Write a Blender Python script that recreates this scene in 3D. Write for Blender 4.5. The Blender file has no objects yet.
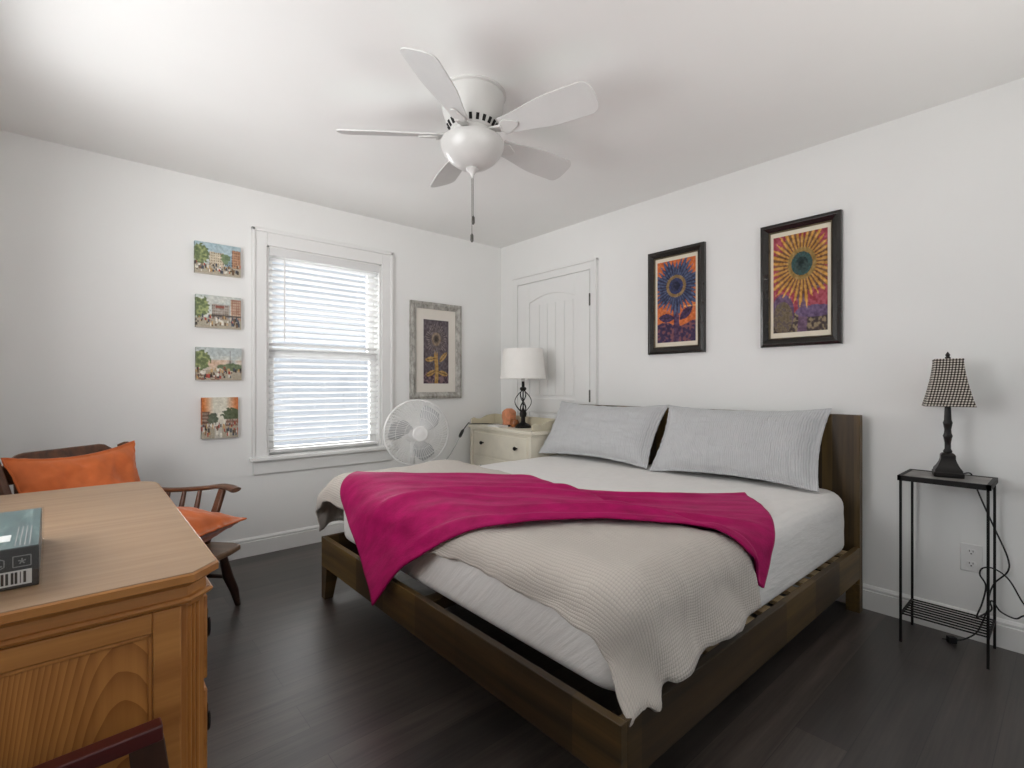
import bpy, math, random
import numpy as np
from mathutils import Vector, Matrix, noise as mnoise

random.seed(7)
PI = math.pi
SC = bpy.context.scene
COL = SC.collection

# ------------------------------------------------------------------ camera
CAM = Vector((-3.0097, -3.6183, 1.1369)); YAW = 0.854364; F_PX = 492.95; HOR = 384.83
cd = bpy.data.cameras.new('camera'); cam = bpy.data.objects.new('camera', cd); COL.objects.link(cam)
cd.sensor_fit = 'HORIZONTAL'; cd.sensor_width = 36.0; cd.lens = F_PX / 1024 * 36.0
cd.shift_y = (HOR - 384.0) / 1024.0; cd.clip_start = 0.02
cam.location = CAM; cam.rotation_euler = (PI / 2, 0, YAW - PI / 2)
SC.camera = cam

# ------------------------------------------------------------------ view, world, daylight
SC.view_settings.view_transform = 'Standard'; SC.view_settings.look = 'None'
SC.view_settings.gamma = 1.0; SC.view_settings.use_curve_mapping = False
SC.view_settings.exposure = 0.16
SC.cycles.use_denoising = True
SC.cycles.max_bounces = 10; SC.cycles.diffuse_bounces = 6; SC.cycles.transparent_max_bounces = 16
SC.cycles.sample_clamp_indirect = 6.0
W = bpy.data.worlds.new('daylight'); SC.world = W; W.use_nodes = True
bg = W.node_tree.nodes['Background']; bg.inputs[0].default_value = (0.82, 0.90, 1.0, 1); bg.inputs[1].default_value = 0.72

def sun(name, direction, strength, angle, color=(1, 1, 1)):
    l = bpy.data.lights.new(name, 'SUN'); l.energy = strength; l.angle = math.radians(angle); l.color = color
    o = bpy.data.objects.new(name, l); COL.objects.link(o)
    o.rotation_euler = Vector(direction).to_track_quat('-Z', 'Y').to_euler(); o.location = (-1.6, 3, 3)
def area(name, loc, direction, sx, sy, power, color=(1, 1, 1), spread=180):
    l = bpy.data.lights.new(name, 'AREA'); l.shape = 'RECTANGLE'; l.size = sx; l.size_y = sy; l.energy = power; l.color = color; l.spread = math.radians(spread)
    o = bpy.data.objects.new(name, l); COL.objects.link(o); o.location = loc
    o.rotation_euler = Vector(direction).to_track_quat('-Z', 'Y').to_euler()
# soft overcast daylight through the window beside the bed, and a fill lamp added behind the camera
sun('window_daylight', (0.12, -1, -0.40), 17.0, 70)
area('rear_fill_light', (-1.9, -4.95, 1.20), (0, 1, 1.2), 2.6, 1.4, 21, (1.0, 0.95, 0.90), 110)

area('left_window_daylight', (-4.25, -2.15, 1.30), (1, 0.25, 0.14), 2.4, 1.7, 108, (1.0, 1.0, 1.0))

# ------------------------------------------------------------------ material helpers
def lin(c):
    def f(u):
        u /= 255.0
        return u / 12.92 if u <= 0.04045 else ((u + 0.055) / 1.055) ** 2.4
    return (f(c[0]), f(c[1]), f(c[2]), 1.0)
class NT:
    def __init__(s, name):
        s.m = bpy.data.materials.new(name); s.m.use_nodes = True; s.t = s.m.node_tree
        s.b = s.t.nodes['Principled BSDF']; s.out = s.t.nodes['Material Output']
    def n(s, kind, **kw):
        x = s.t.nodes.new(kind)
        for k, v in kw.items(): setattr(x, k, v)
        return x
    def l(s, a, b): s.t.links.new(a, b)
    def math(s, op, a, b=None):
        x = s.n('ShaderNodeMath', operation=op)
        for i, v in enumerate((a, b)):
            if v is None: continue
            if isinstance(v, (int, float)): x.inputs[i].default_value = v
            else: s.l(v, x.inputs[i])
        return x.outputs[0]
    def coord(s, which='Object', scale=(1, 1, 1)):
        tc = s.n('ShaderNodeTexCoord'); mp = s.n('ShaderNodeMapping'); mp.inputs['Scale'].default_value = scale
        s.l(tc.outputs[which], mp.inputs[0]); return mp.outputs[0]
    def noise(s, vec, scale, detail=3, rough=0.55):
        x = s.n('ShaderNodeTexNoise'); x.inputs['Scale'].default_value = scale; x.inputs['Detail'].default_value = detail
        x.inputs['Roughness'].default_value = rough; s.l(vec, x.inputs['Vector']); return x.outputs['Fac']
    def ramp(s, fac, stops):
        x = s.n('ShaderNodeValToRGB'); e = x.color_ramp.elements
        while len(e) < len(stops): e.new(0.5)
        for i, (p, c) in enumerate(stops): e[i].position = p; e[i].color = c
        s.l(fac, x.inputs[0]); return x.outputs[0]
    def mix(s, fac, a, b, mode='MIX'):
        x = s.n('ShaderNodeMix', data_type='RGBA', blend_type=mode)
        for sock, v in ((x.inputs[0], fac), (x.inputs[6], a), (x.inputs[7], b)):
            if isinstance(v, (int, float)): sock.default_value = v
            elif isinstance(v, tuple): sock.default_value = v
            else: s.l(v, sock)
        return x.outputs[2]
    def bump(s, h, strength, dist):
        x = s.n('ShaderNodeBump'); x.inputs['Strength'].default_value = strength; x.inputs['Distance'].default_value = dist
        s.l(h, x.inputs['Height']); s.l(x.outputs[0], s.b.inputs['Normal'])
    def set(s, rough=0.5, metal=0.0, spec=0.5):
        s.b.inputs['Roughness'].default_value = rough; s.b.inputs['Metallic'].default_value = metal
        s.b.inputs['Specular IOR Level'].default_value = spec; return s

def plain(name, c, rough=0.5, metal=0.0, spec=0.5, var=0.06, vscale=14, bump=0.0, bscale=60, sheen=0.0):
    s = NT(name).set(rough, metal, spec); v = s.coord()
    f = s.noise(v, vscale); base = lin(c)
    d = tuple(max(0, x * (1 - 2 * var)) for x in base[:3]) + (1,); u = tuple(min(1, x * (1 + var)) for x in base[:3]) + (1,)
    s.l(s.ramp(f, [(0.3, d), (0.7, u)]), s.b.inputs['Base Color'])
    if bump: s.bump(s.noise(v, bscale, 4), bump, 0.004)
    if sheen:
        s.b.inputs['Sheen Weight'].default_value = sheen; s.b.inputs['Sheen Roughness'].default_value = 0.35
    return s.m
def wood(name, dark, light, grain='X', fine=26, stretch=0.05, rough=0.45, spec=0.5, plank=None, rings=0.0, bump=0.15):
    s = NT(name).set(rough, 0, spec)
    sc = {'X': (stretch, 1, 1), 'Y': (1, stretch, 1), 'Z': (1, 1, stretch)}[grain]
    v = s.coord('Object', sc)
    f = s.noise(v, fine, 5, 0.62)
    if rings:
        w = s.n('ShaderNodeTexWave', wave_type='RINGS', rings_direction='Y' if grain != 'Y' else 'X'); w.inputs['Scale'].default_value = rings
        w.inputs['Distortion'].default_value = 3.5; w.inputs['Detail'].default_value = 2; w.inputs['Detail Scale'].default_value = 1.2
        sc2 = {'X': (0.22, 1, 1), 'Y': (1, 0.22, 1), 'Z': (1, 1, 0.22)}[grain]
        s.l(s.coord('Object', sc2), w.inputs['Vector'])
        f = s.math('ADD', s.math('MULTIPLY', f, 0.6), s.math('MULTIPLY', w.outputs['Fac'], 0.4))
    col = s.ramp(f, [(0.28, lin(dark)), (0.72, lin(light))])
    if plank:
        ax, wd = plank
        sep = s.n('ShaderNodeSeparateXYZ'); s.l(s.coord(), sep.inputs[0])
        fl = s.math('FLOOR', s.math('DIVIDE', sep.outputs['XYZ'.index(ax)], wd))
        wn = s.n('ShaderNodeTexWhiteNoise', noise_dimensions='1D'); s.l(fl, wn.inputs['W'])
        tone = s.ramp(wn.outputs[0], [(0.0, (0.5, 0.45, 0.42, 1)), (1.0, (1.8, 1.75, 1.4, 1))])
        col = s.mix(1.0, col, tone, 'MULTIPLY')
    s.l(col, s.b.inputs['Base Color'])
    if bump: s.bump(f, bump, 0.002)
    return s.m

M = {}
M['wall'] = plain('wall_paint', (235, 235, 233), 0.85, spec=0.2, var=0.008, vscale=2, bump=0.06, bscale=120)
M['ceiling'] = plain('ceiling_paint', (240, 240, 238), 0.9, spec=0.15, var=0.008, vscale=2)
M['trim'] = plain('trim_paint', (232, 232, 230), 0.4, var=0.008, vscale=3)
M['white_plastic'] = plain('white_plastic', (228, 228, 226), 0.35, var=0.01)
M['fan_white'] = plain('fan_white', (206, 205, 202), 0.45, var=0.01)
M['fan_blade_white'] = plain('fan_blade_white', (210, 210, 208), 0.45, var=0.01)
M['frost'] = plain('frosted_glass', (202, 201, 198), 0.3, var=0.02)
M['black'] = plain('black_iron', (17, 15, 14), 0.5, spec=0.3, var=0.15)
M['bronze'] = plain('bronze_resin', (24, 19, 16), 0.38, spec=0.35, var=0.25, vscale=30)
M['dark_slot'] = plain('dark_slot', (14, 13, 12), 0.8)
M['steel'] = plain('hinge_steel', (90, 88, 84), 0.4, metal=0.8)
M['bed'] = wood('walnut_rail', (42, 32, 17), (90, 70, 38), 'X', 22, 0.05, 0.5, plank=('X', 0.31))
M['bed_y'] = wood('walnut_foot_rail', (42, 32, 17), (90, 70, 38), 'Y', 22, 0.05, 0.5, plank=('Y', 0.27))
M['headboard'] = wood('walnut_headboard', (40, 31, 18), (98, 78, 46), 'Z', 24, 0.05, 0.5, plank=('Y', 0.047))
M['slat'] = wood('pine_slat', (150, 125, 92), (200, 178, 140), 'Y', 20, 0.08, 0.6)
M['pine_top_sheen'] = wood('pine_sheen_tint', (136, 105, 76), (158, 129, 98), 'X', 46, 0.05, 0.38)  # same pine greyed, the window's sheen put into its colour
M['pine'] = wood('honey_pine', (150, 92, 40), (196, 134, 68), 'Z', 30, 0.06, 0.42)
def cathedral_mat():
    s = NT('pine_cathedral').set(0.42); v = s.coord(); sep = s.n('ShaderNodeSeparateXYZ'); s.l(v, sep.inputs[0])
    nz = s.noise(s.coord('Object', (3, 3, 0.7)), 3.0, 3)
    dx = s.math('SUBTRACT', sep.outputs[0], 0.145); q = s.math('MULTIPLY', s.math('MULTIPLY', dx, dx), 620.0)
    ph = s.math('ADD', s.math('ADD', s.math('MULTIPLY', sep.outputs[2], 19.0), q), s.math('MULTIPLY', nz, 1.8))
    w = s.math('POWER', s.math('FRACT', ph), 1.6)
    f = s.math('ADD', s.math('MULTIPLY', w, 0.45), s.math('MULTIPLY', s.noise(s.coord('Object', (1, 1, 0.05)), 60, 4), 0.55))
    s.l(s.ramp(f, [(0.15, lin((196, 134, 68))), (0.75, lin((150, 92, 40)))]), s.b.inputs['Base Color']); return s.m
M['pine_panel'] = cathedral_mat()
M['pine_x'] = wood('honey_pine_rail', (150, 93, 42), (194, 134, 70), 'X', 24, 0.06, 0.38)
M['chair'] = wood('chair_brown', (58, 34, 22), (112, 72, 46), 'X', 20, 0.1, 0.32)
M['seat_wood'] = wood('chair_seat_brown', (92, 68, 48), (138, 108, 80), 'X', 18, 0.08, 0.35)
M['leg_wood'] = wood('chair_leg_brown', (34, 20, 15), (66, 40, 28), 'Z', 20, 0.1, 0.4)
M['red_wood'] = wood('dark_red_wood', (62, 18, 18), (96, 34, 30), 'X', 16, 0.1, 0.4)
M['stool_leg'] = wood('stool_leg_brown', (44, 26, 18), (86, 54, 38), 'Z', 16, 0.1, 0.4)
M['cream'] = plain('cream_paint', (228, 221, 203), 0.45, var=0.03, vscale=9)
M['gallery'] = plain('cream_olive_paint', (202, 194, 170), 0.5, var=0.05, vscale=9)
M['mat'] = plain('mat_board', (226, 217, 198), 0.8, var=0.01)
M['mat_white'] = plain('mat_board_white', (222, 216, 206), 0.8, var=0.01)
M['frame_black'] = plain('frame_black', (34, 29, 25), 0.25, var=0.2, vscale=20)
M['frame_lip'] = plain('frame_gold_lip', (112, 100, 78), 0.4, metal=0.3, var=0.2)
M['orange'] = plain('orange_velvet', (208, 106, 48), 0.75, var=0.1, vscale=9, sheen=0.35)
M['slate'] = plain('slate_top', (140, 136, 132), 0.45, var=0.25, vscale=10)
M['paper'] = plain('paper', (236, 234, 230), 0.7, var=0.01)
M['salt'] = plain('salt_crystal', (214, 140, 100), 0.5, var=0.16, vscale=24, bump=0.6, bscale=30)
M['amber'] = plain('amber_glass', (150, 92, 52), 0.25, var=0.3, vscale=60)
M['label'] = plain('white_label', (224, 224, 222), 0.6, var=0.01)
M['lampshade'] = plain('linen_shade', (238, 236, 231), 0.8, var=0.01)
M['cable'] = plain('black_cable', (16, 15, 15), 0.5)
M['cable_white'] = plain('pale_cable', (176, 176, 174), 0.5)
M['box_black'] = plain('box_black', (30, 31, 34), 0.35, var=0.1)
M['box_grey'] = plain('box_grey', (150, 150, 150), 0.5)
M['blind'] = plain('blind_white', (222, 222, 221), 0.4, var=0.005)
M['rubber'] = plain('rubber', (40, 38, 36), 0.7)
M['fan_blade'] = plain('fan_blade_grey', (182, 183, 184), 0.4, var=0.02)

def floor_mat():
    s = NT('dark_plank_floor').set(0.36, 0, 1.0)
    br = s.n('ShaderNodeTexBrick', offset=0.37, squash=1.0); br.inputs['Scale'].default_value = 1.0
    br.inputs['Brick Width'].default_value = 1.22; br.inputs['Row Height'].default_value = 0.15; br.inputs['Mortar Size'].default_value = 0.0012
    br.inputs['Color1'].default_value = (0.60, 0.60, 0.60, 1); br.inputs['Color2'].default_value = (1.35, 1.3, 1.25, 1); br.inputs['Mortar'].default_value = (0.25, 0.25, 0.25, 1)
    s.l(s.coord(), br.inputs['Vector'])
    f = s.math('ADD', s.math('MULTIPLY', s.noise(s.coord('Object', (0.06, 1, 1)), 26, 5, 0.6), 0.6), s.math('MULTIPLY', s.noise(s.coord('Object', (0.035, 1, 1)), 110, 3, 0.6), 0.4))
    g = s.ramp(f, [(0.3, lin((36, 31, 29))), (0.68, lin((84, 77, 73)))])
    s.l(s.mix(1.0, g, br.outputs['Color'], 'MULTIPLY'), s.b.inputs['Base Color'])
    r = s.math('ADD', s.math('MULTIPLY', f, 0.14), 0.27); s.l(r, s.b.inputs['Roughness'])
    s.bump(f, 0.12, 0.002); return s.m
M['floor'] = floor_mat()
def fabric_uv(name, c, kind, sheen=0.15):
    """woven cloth on UVs laid out in metres: waffle squares or crinkled stripes"""
    s = NT(name).set(0.85, 0, 0.2); tc = s.n('ShaderNodeTexCoord'); sep = s.n('ShaderNodeSeparateXYZ')
    nz = s.noise(tc.outputs['UV'], 22, 3)
    s.l(tc.outputs['UV'], sep.inputs[0])
    def band(o, per, amp):
        return s.math('ABSOLUTE', s.math('SINE', s.math('ADD', s.math('MULTIPLY', sep.outputs[o], PI / per), s.math('MULTIPLY', nz, amp))))
    if kind == 'waffle':
        h = s.math('POWER', s.math('MULTIPLY', band(0, 0.0105, 1.1), band(1, 0.0085, 1.1)), 0.5); st, ds = 0.6, 0.003
    elif kind == 'stripe':
        h = s.math('ADD', s.math('MULTIPLY', band(0, 0.011, 3.2), 0.6), s.math('MULTIPLY', s.noise(s.coord('UV', (60, 9, 1)), 1.0, 4), 0.7)); st, ds = 0.7, 0.006
    else:
        h = s.math('ADD', s.noise(s.coord('UV', (3.0, 14.0, 1)), 1.6, 4, 0.55), s.math('MULTIPLY', s.noise(tc.outputs['UV'], 160, 3), 0.08)); st, ds = 0.26, 0.03
    base = lin(c); dk = tuple(x * (0.66 if kind == 'stripe' else 0.82) for x in base[:3]) + (1,)
    s.l(s.ramp(h, [(0.15, dk), (0.65, base)]) if kind != 'plain' else s.ramp(nz, [(0.2, tuple(x * .95 for x in base[:3]) + (1,)), (0.8, base)]), s.b.inputs['Base Color'])
    s.bump(h, st, ds)
    s.b.inputs['Sheen Weight'].default_value = sheen; return s.m
M['comforter'] = fabric_uv('gauze_comforter', (203, 195, 186), 'waffle')
M['sham'] = fabric_uv('crinkled_sham', (200, 201, 202), 'stripe')
M['sheet'] = fabric_uv('white_sheet', (232, 230, 227), 'plain', 0.05)
def throw_mat():
    s = NT('magenta_fleece').set(0.7, 0, 0.25); tc = s.n('ShaderNodeTexCoord')
    f = s.noise(s.coord('UV', (1, 2.2, 1)), 9, 4, 0.6)
    s.l(s.ramp(f, [(0.3, lin((146, 3, 76))), (0.75, lin((184, 12, 100)))]), s.b.inputs['Base Color'])
    s.b.inputs['Sheen Weight'].default_value = 0.18; s.b.inputs['Sheen Roughness'].default_value = 0.4
    s.b.inputs['Sheen Tint'].default_value = lin((230, 80, 150))
    s.bump(s.noise(tc.outputs['UV'], 90, 4), 0.3, 0.004); return s.m
M['throw'] = throw_mat()
def silver_mat():
    s = NT('weathered_silver').set(0.42, 0.25, 0.5)
    f = s.noise(s.coord('Object', (6, 6, 3)), 5, 5, 0.7)
    s.l(s.ramp(f, [(0.3, lin((112, 108, 102))), (0.5, lin((166, 163, 156))), (0.72, lin((200, 198, 192)))]), s.b.inputs['Base Color']); return s.m
M['silver'] = silver_mat()
def hound_mat():
    s = NT('houndstooth_cloth').set(0.9, 0, 0.1); sep = s.n('ShaderNodeSeparateXYZ'); s.l(s.coord(), sep.inputs[0])
    u = s.math('ADD', sep.outputs[0], sep.outputs[1])
    def sq_(o): return s.math('GREATER_THAN', s.math('SINE', s.math('MULTIPLY', o, 2 * PI / 0.0105)), 0.0)
    g = s.math('MULTIPLY', s.math('ADD', sq_(u), sq_(sep.outputs[2])), 0.5)
    s.l(s.ramp(g, [(0.0, lin((214, 208, 198))), (0.45, lin((112, 106, 98))), (0.55, lin((112, 106, 98))), (1.0, lin((26, 23, 21)))]), s.b.inputs['Base Color']); return s.m
M['houndstooth'] = hound_mat()
def glass_mat(name, tint=(1, 1, 1, 1), refl=0.08):
    s = NT(name); tr = s.n('ShaderNodeBsdfTransparent'); tr.inputs[0].default_value = tint
    gl = s.n('ShaderNodeBsdfGlossy'); gl.inputs['Roughness'].default_value = 0.03; mx = s.n('ShaderNodeMixShader'); mx.inputs[0].default_value = refl
    s.l(tr.outputs[0], mx.inputs[1]); s.l(gl.outputs[0], mx.inputs[2]); s.l(mx.outputs[0], s.out.inputs['Surface']); return s.m
M['glass'] = glass_mat('window_glass')
M['film'] = glass_mat('clear_wrap', (0.97, 0.98, 0.98, 1), 0.10)
def teal_mat():
    s = NT('box_teal').set(0.3); f = s.noise(s.coord('Object', (9, 1.5, 1)), 6, 3)
    s.l(s.ramp(f, [(0.35, lin((58, 84, 86))), (0.6, lin((84, 110, 110))), (0.75, lin((116, 138, 136)))]), s.b.inputs['Base Color']); return s.m
M['teal'] = teal_mat()
def paint_mat():
    s = NT('painted_picture').set(0.6, 0, 0.3); a = s.n('ShaderNodeAttribute', attribute_name='paint')
    s.l(a.outputs['Color'], s.b.inputs['Base Color']); s.bump(s.noise(s.coord(), 160, 3), 0.2, 0.001); return s.m
M['paint'] = paint_mat()

# ------------------------------------------------------------------ mesh helpers
class MB:
    def __init__(s): s.v = []; s.f = []; s.uv = None
    def add(s, vs, fs):
        o = len(s.v); s.v += [tuple(map(float, p)) for p in vs]; s.f += [tuple(i + o for i in q) for q in fs]; return s
    def mul(s, mat, start=0):
        for i in range(start, len(s.v)): s.v[i] = tuple(mat @ Vector(s.v[i]))
        return s
    def box(s, a, b):
        (x0, y0, z0), (x1, y1, z1) = [min(p) for p in zip(a, b)], [max(p) for p in zip(a, b)]
        return s.add([(x0,y0,z0),(x1,y0,z0),(x1,y1,z0),(x0,y1,z0),(x0,y0,z1),(x1,y0,z1),(x1,y1,z1),(x0,y1,z1)],
                     [(0,3,2,1),(4,5,6,7),(0,1,5,4),(1,2,6,5),(2,3,7,6),(3,0,4,7)])
    def bar(s, p, q, w, h, up=(0, 0, 1), w2=None, h2=None):
        p, q = Vector(p), Vector(q); d = (q - p).normalized(); u = Vector(up)
        if abs(d.dot(u)) > 0.98: u = Vector((1, 0, 0))
        r = d.cross(u).normalized(); u = r.cross(d)
        vs = []
        for c, ww, hh in ((p, w, h), (q, w2 or w, h2 or h)):
            for a, b in ((-1, -1), (1, -1), (1, 1), (-1, 1)): vs.append(c + r * a * ww / 2 + u * b * hh / 2)
        return s.add(vs, [(0,1,2,3),(7,6,5,4),(0,4,5,1),(1,5,6,2),(2,6,7,3),(3,7,4,0)])
    def prism(s, poly, h0, h1, ax='z'):
        def P(a, b, h): return {'z': (a, b, h), 'y': (a, h, b), 'x': (h, a, b)}[ax]
        n = len(poly); vs = [P(a, b, h0) for a, b in poly] + [P(a, b, h1) for a, b in poly]
        return s.add(vs, [tuple(range(n))[::-1], tuple(range(n, 2 * n))] + [(i, (i + 1) % n, n + (i + 1) % n, n + i) for i in range(n)])
    def tube(s, pts, r, seg=8, closed=False, sy=1.0):
        pts = [Vector(p) for p in pts]; n = len(pts); rs = r if isinstance(r, (list, tuple)) else [r] * n
        vs = []; up = None
        for i, p in enumerate(pts):
            if closed: d = pts[(i + 1) % n] - pts[i - 1]
            else: d = pts[min(i + 1, n - 1)] - pts[max(i - 1, 0)]
            d = d.normalized()
            if up is None:
                up = Vector((0, 0, 1)) if abs(d.z) < 0.9 else Vector((1, 0, 0))
            rr = d.cross(up).normalized(); up = rr.cross(d).normalized()
            for k in range(seg):
                a = 2 * PI * k / seg; vs.append(p + rs[i] * (rr * math.cos(a) + up * math.sin(a) * sy))
        fs = []
        for i in range(n if closed else n - 1):
            j = (i + 1) % n
            for k in range(seg): fs.append((i*seg+k, i*seg+(k+1)%seg, j*seg+(k+1)%seg, j*seg+k))
        if not closed: fs += [tuple(range(seg))[::-1], tuple(range((n-1)*seg, n*seg))]
        return s.add(vs, fs)
    def lathe(s, prof, seg=24, c=(0, 0, 0), sx=1, sy=1):
        vs = []; fs = []; n = len(prof)
        for r, z in prof:
            for k in range(seg):
                a = 2 * PI * k / seg; vs.append((c[0] + r * sx * math.cos(a), c[1] + r * sy * math.sin(a), c[2] + z))
        for i in range(n - 1):
            for k in range(seg): fs.append((i*seg+k, i*seg+(k+1)%seg, (i+1)*seg+(k+1)%seg, (i+1)*seg+k))
        if prof[0][0] > 1e-6: fs.append(tuple(range(seg))[::-1])
        if prof[-1][0] > 1e-6: fs.append(tuple(range((n-1)*seg, n*seg)))
        return s.add(vs, fs)
    def rings(s, loops, cap=True):
        n = len(loops[0]); vs = [p for L in loops for p in L]; fs = []
        for i in range(len(loops) - 1):
            for k in range(n): fs.append((i*n+k, i*n+(k+1)%n, (i+1)*n+(k+1)%n, (i+1)*n+k))
        if cap: fs += [tuple(range(n))[::-1], tuple(range((len(loops)-1)*n, len(loops)*n))]
        return s.add(vs, fs)
    def grid(s, P, uvs=None):
        n, m = len(P), len(P[0]); o = len(s.v)
        s.add([P[i][j] for i in range(n) for j in range(m)], [(i*m+j, i*m+j+1, (i+1)*m+j+1, (i+1)*m+j) for i in range(n-1) for j in range(m-1)])
        if uvs is not None:
            if s.uv is None: s.uv = {}
            for i in range(n):
                for j in range(m): s.uv[o + i*m + j] = uvs[i][j]
        return s
    def build(s, name, mat, parent=None, world=True, bevel=0.0, smooth=True, angle=38, seg=2):
        vs = s.v
        if parent is not None and world:
            r = parent
            while r.parent: r = r.parent
            inv = (Matrix.Translation(r.location) @ r.rotation_euler.to_matrix().to_4x4()).inverted()
            vs = [tuple(inv @ Vector(p)) for p in vs]
        me = bpy.data.meshes.new(name); me.from_pydata(vs, [], s.f); me.update()
        o = bpy.data.objects.new(name, me); COL.objects.link(o)
        if mat: me.materials.append(M[mat] if isinstance(mat, str) else mat)
        if parent: o.parent = parent
        if smooth:
            me.polygons.foreach_set('use_smooth', [True] * len(me.polygons)); me.set_sharp_from_angle(angle=math.radians(angle))
        if s.uv is not None:
            ul = me.uv_layers.new(name='UVMap')
            for lp in me.loops: ul.data[lp.index].uv = s.uv.get(lp.vertex_index, (0, 0))
        if bevel:
            b = o.modifiers.new('bevel', 'BEVEL'); b.width = bevel; b.segments = seg; b.limit_method = 'ANGLE'; b.angle_limit = math.radians(40)
        return o
def thing(name, label, cat, loc=(0, 0, 0), rz=0.0, group=None):
    o = bpy.data.objects.new(name, None); COL.objects.link(o); o.location = loc; o.rotation_euler = (0, 0, rz); o.empty_display_size = 0.1
    return tag(o, label, cat, group)
def tag(o, label, cat, group=None):
    o['label'] = label; o['category'] = cat
    if group: o['group'] = group
    return o
def struct(o): o['kind'] = 'structure'; return o
def T(x, y, z): return Matrix.Translation((x, y, z))
def RX(a): return Matrix.Rotation(a, 4, 'X')
def RY(a): return Matrix.Rotation(a, 4, 'Y')
def RZ(a): return Matrix.Rotation(a, 4, 'Z')
def smooth01(t): t = min(1, max(0, t)); return t * t * (3 - 2 * t)
def fbm(x, y, z=0.0, o=3):
    return mnoise.fractal(Vector((x, y, z)), 0.9, 2.0, o)
def spline(pts, n=8, closed=False):
    P = [Vector(p) for p in pts]; out = []; m = len(P)
    for i in range(m if closed else m - 1):
        g = (lambda k: P[k % m]) if closed else (lambda k: P[min(max(k, 0), m - 1)])
        a, b, c, d = g(i - 1), g(i), g(i + 1), g(i + 2)
        for k in range(n):
            t = k / n; out.append(0.5 * ((2*b) + (c-a)*t + (2*a-5*b+4*c-d)*t*t + (3*b-a-3*c+d)*t**3))
    if not closed: out.append(P[-1])
    return out

# ------------------------------------------------------------------ room shell
H = 2.44; XL = -3.42; YF = -4.62; TH = 0.14
WX0, WX1, WZ0, WZ1 = -2.066, -1.235, 0.655, 2.085       # window opening in the wall by the bed
def wall_with_hole(name, axis, a0, a1, h0, h1, hole, d0, d1, mat):
    mb = MB(); (p0, p1, q0, q1) = hole
    def bx(u0, u1, z0, z1):
        if axis == 'x': mb.box((u0, d0, z0), (u1, d1, z1))
        else: mb.box((d0, u0, z0), (d1, u1, z1))
    bx(a0, p0, h0, h1); bx(p1, a1, h0, h1); bx(p0, p1, h0, q0); bx(p0, p1, q1, h1)
    return struct(mb.build(name, mat, smooth=False))
struct(MB().box((XL - TH, YF - TH, -0.1), (TH, TH, 0)).build('floor', 'floor', smooth=False))
struct(MB().box((XL - TH, YF - TH, H), (TH, TH, H + 0.1)).build('ceiling', 'ceiling', smooth=False))
wall_with_hole('wall_back', 'x', XL, TH, 0, H, (WX0, WX1, WZ0, WZ1), 0, TH, 'wall')
struct(MB().box((0, YF, 0), (TH, 0, H)).build('wall_right', 'wall', smooth=False))
mb = MB(); LY0, LY1, LZ0, LZ1 = -2.45, -0.95, 0.98, 2.16     # window opening in the left wall, above the dresser
mb.box((XL - TH, YF, 0), (XL, LY0, H)); mb.box((XL - TH, LY1, 0), (XL, TH, H)); mb.box((XL - TH, LY0, 0), (XL, LY1, LZ0)); mb.box((XL - TH, LY0, LZ1), (XL, LY1, H))
struct(mb.build('wall_left', 'wall', smooth=False))
wall_with_hole('wall_front', 'x', XL - TH, TH, 0, H, (-3.2, -0.6, 0.65, 2.25), YF - TH, YF, 'wall')

def baseboard(name, axis, a0, a1, sgn=-1):
    mb = MB()
    prof = [(0, 0), (0.016, 0), (0.016, 0.094), (0.010, 0.097), (0.010, 0.100), (0.013, 0.103), (0.013, 0.110), (0.005, 0.121), (0, 0.122)]
    if axis == 'x':      # along wall_back
        mb.prism([(sgn * d, z) for d, z in prof], a0, a1, 'x')
    else:
        n0 = len(mb.v); mb.prism([(sgn * d, z) for d, z in prof], a0, a1, 'y')
    return struct(mb.build(name, 'trim', angle=20))
baseboard('baseboard_back', 'x', XL, 0)
baseboard('baseboard_right', 'y', YF, -1.176)

# window beside the bed
win = thing('window_1', '', '', ((WX0 + WX1) / 2, 0, WZ0))
for k in ('label', 'category'): del win[k]
struct(win)
mb = MB()
for x0, x1 in ((-2.155, -2.07), (-1.231, -1.146)):
    mb.box((x0, -0.018, 0.65), (x1, 0, 2.18))
mb.box((-2.07, -0.018, 2.082), (-1.231, 0, 2.18))
mb.build('casing', 'trim', win, bevel=0.003)
mb = MB()
mb.box((-2.163, -0.028, 0.65), (-2.143, 0, 2.19)); mb.box((-1.158, -0.028, 0.65), (-1.138, 0, 2.19)); mb.box((-2.163, -0.028, 2.168), (-1.138, 0, 2.192))
mb.build('back_band', 'trim', win, bevel=0.004)
MB().box((-2.178, -0.052, 0.626), (-1.124, 0.06, 0.652)).build('sill', 'trim', win, bevel=0.006)
MB().box((-2.155, -0.018, 0.535), (-1.146, 0, 0.626)).build('apron', 'trim', win, bevel=0.003)
mb = MB()
mb.box((WX0, -0.002, WZ0), (WX0 + 0.012, TH, WZ1)); mb.box((WX1 - 0.012, -0.002, WZ0), (WX1, TH, WZ1)); mb.box((WX0, -0.002, WZ1 - 0.012), (WX1, TH, WZ1))
mb.build('jamb', 'trim', win)
def sash(name, y, z0, z1, st=0.05):
    mb = MB(); a, b = WX0 + 0.012, WX1 - 0.012
    mb.box((a, y, z0), (a + st, y + 0.035, z1)); mb.box((b - st, y, z0), (b, y + 0.035, z1))
    mb.box((a + st, y, z0), (b - st, y + 0.035, z0 + st)); mb.box((a + st, y, z1 - st), (b - st, y + 0.035, z1))
    o = mb.build(name, 'trim', win, bevel=0.003)
    MB().box((a + st, y + 0.015, z0 + st), (b - st, y + 0.019, z1 - st)).build('pane', 'glass', o)
sash('upper_sash', 0.098, 1.345, 2.073); sash('lower_sash', 0.060, WZ0, 1.395)

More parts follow.
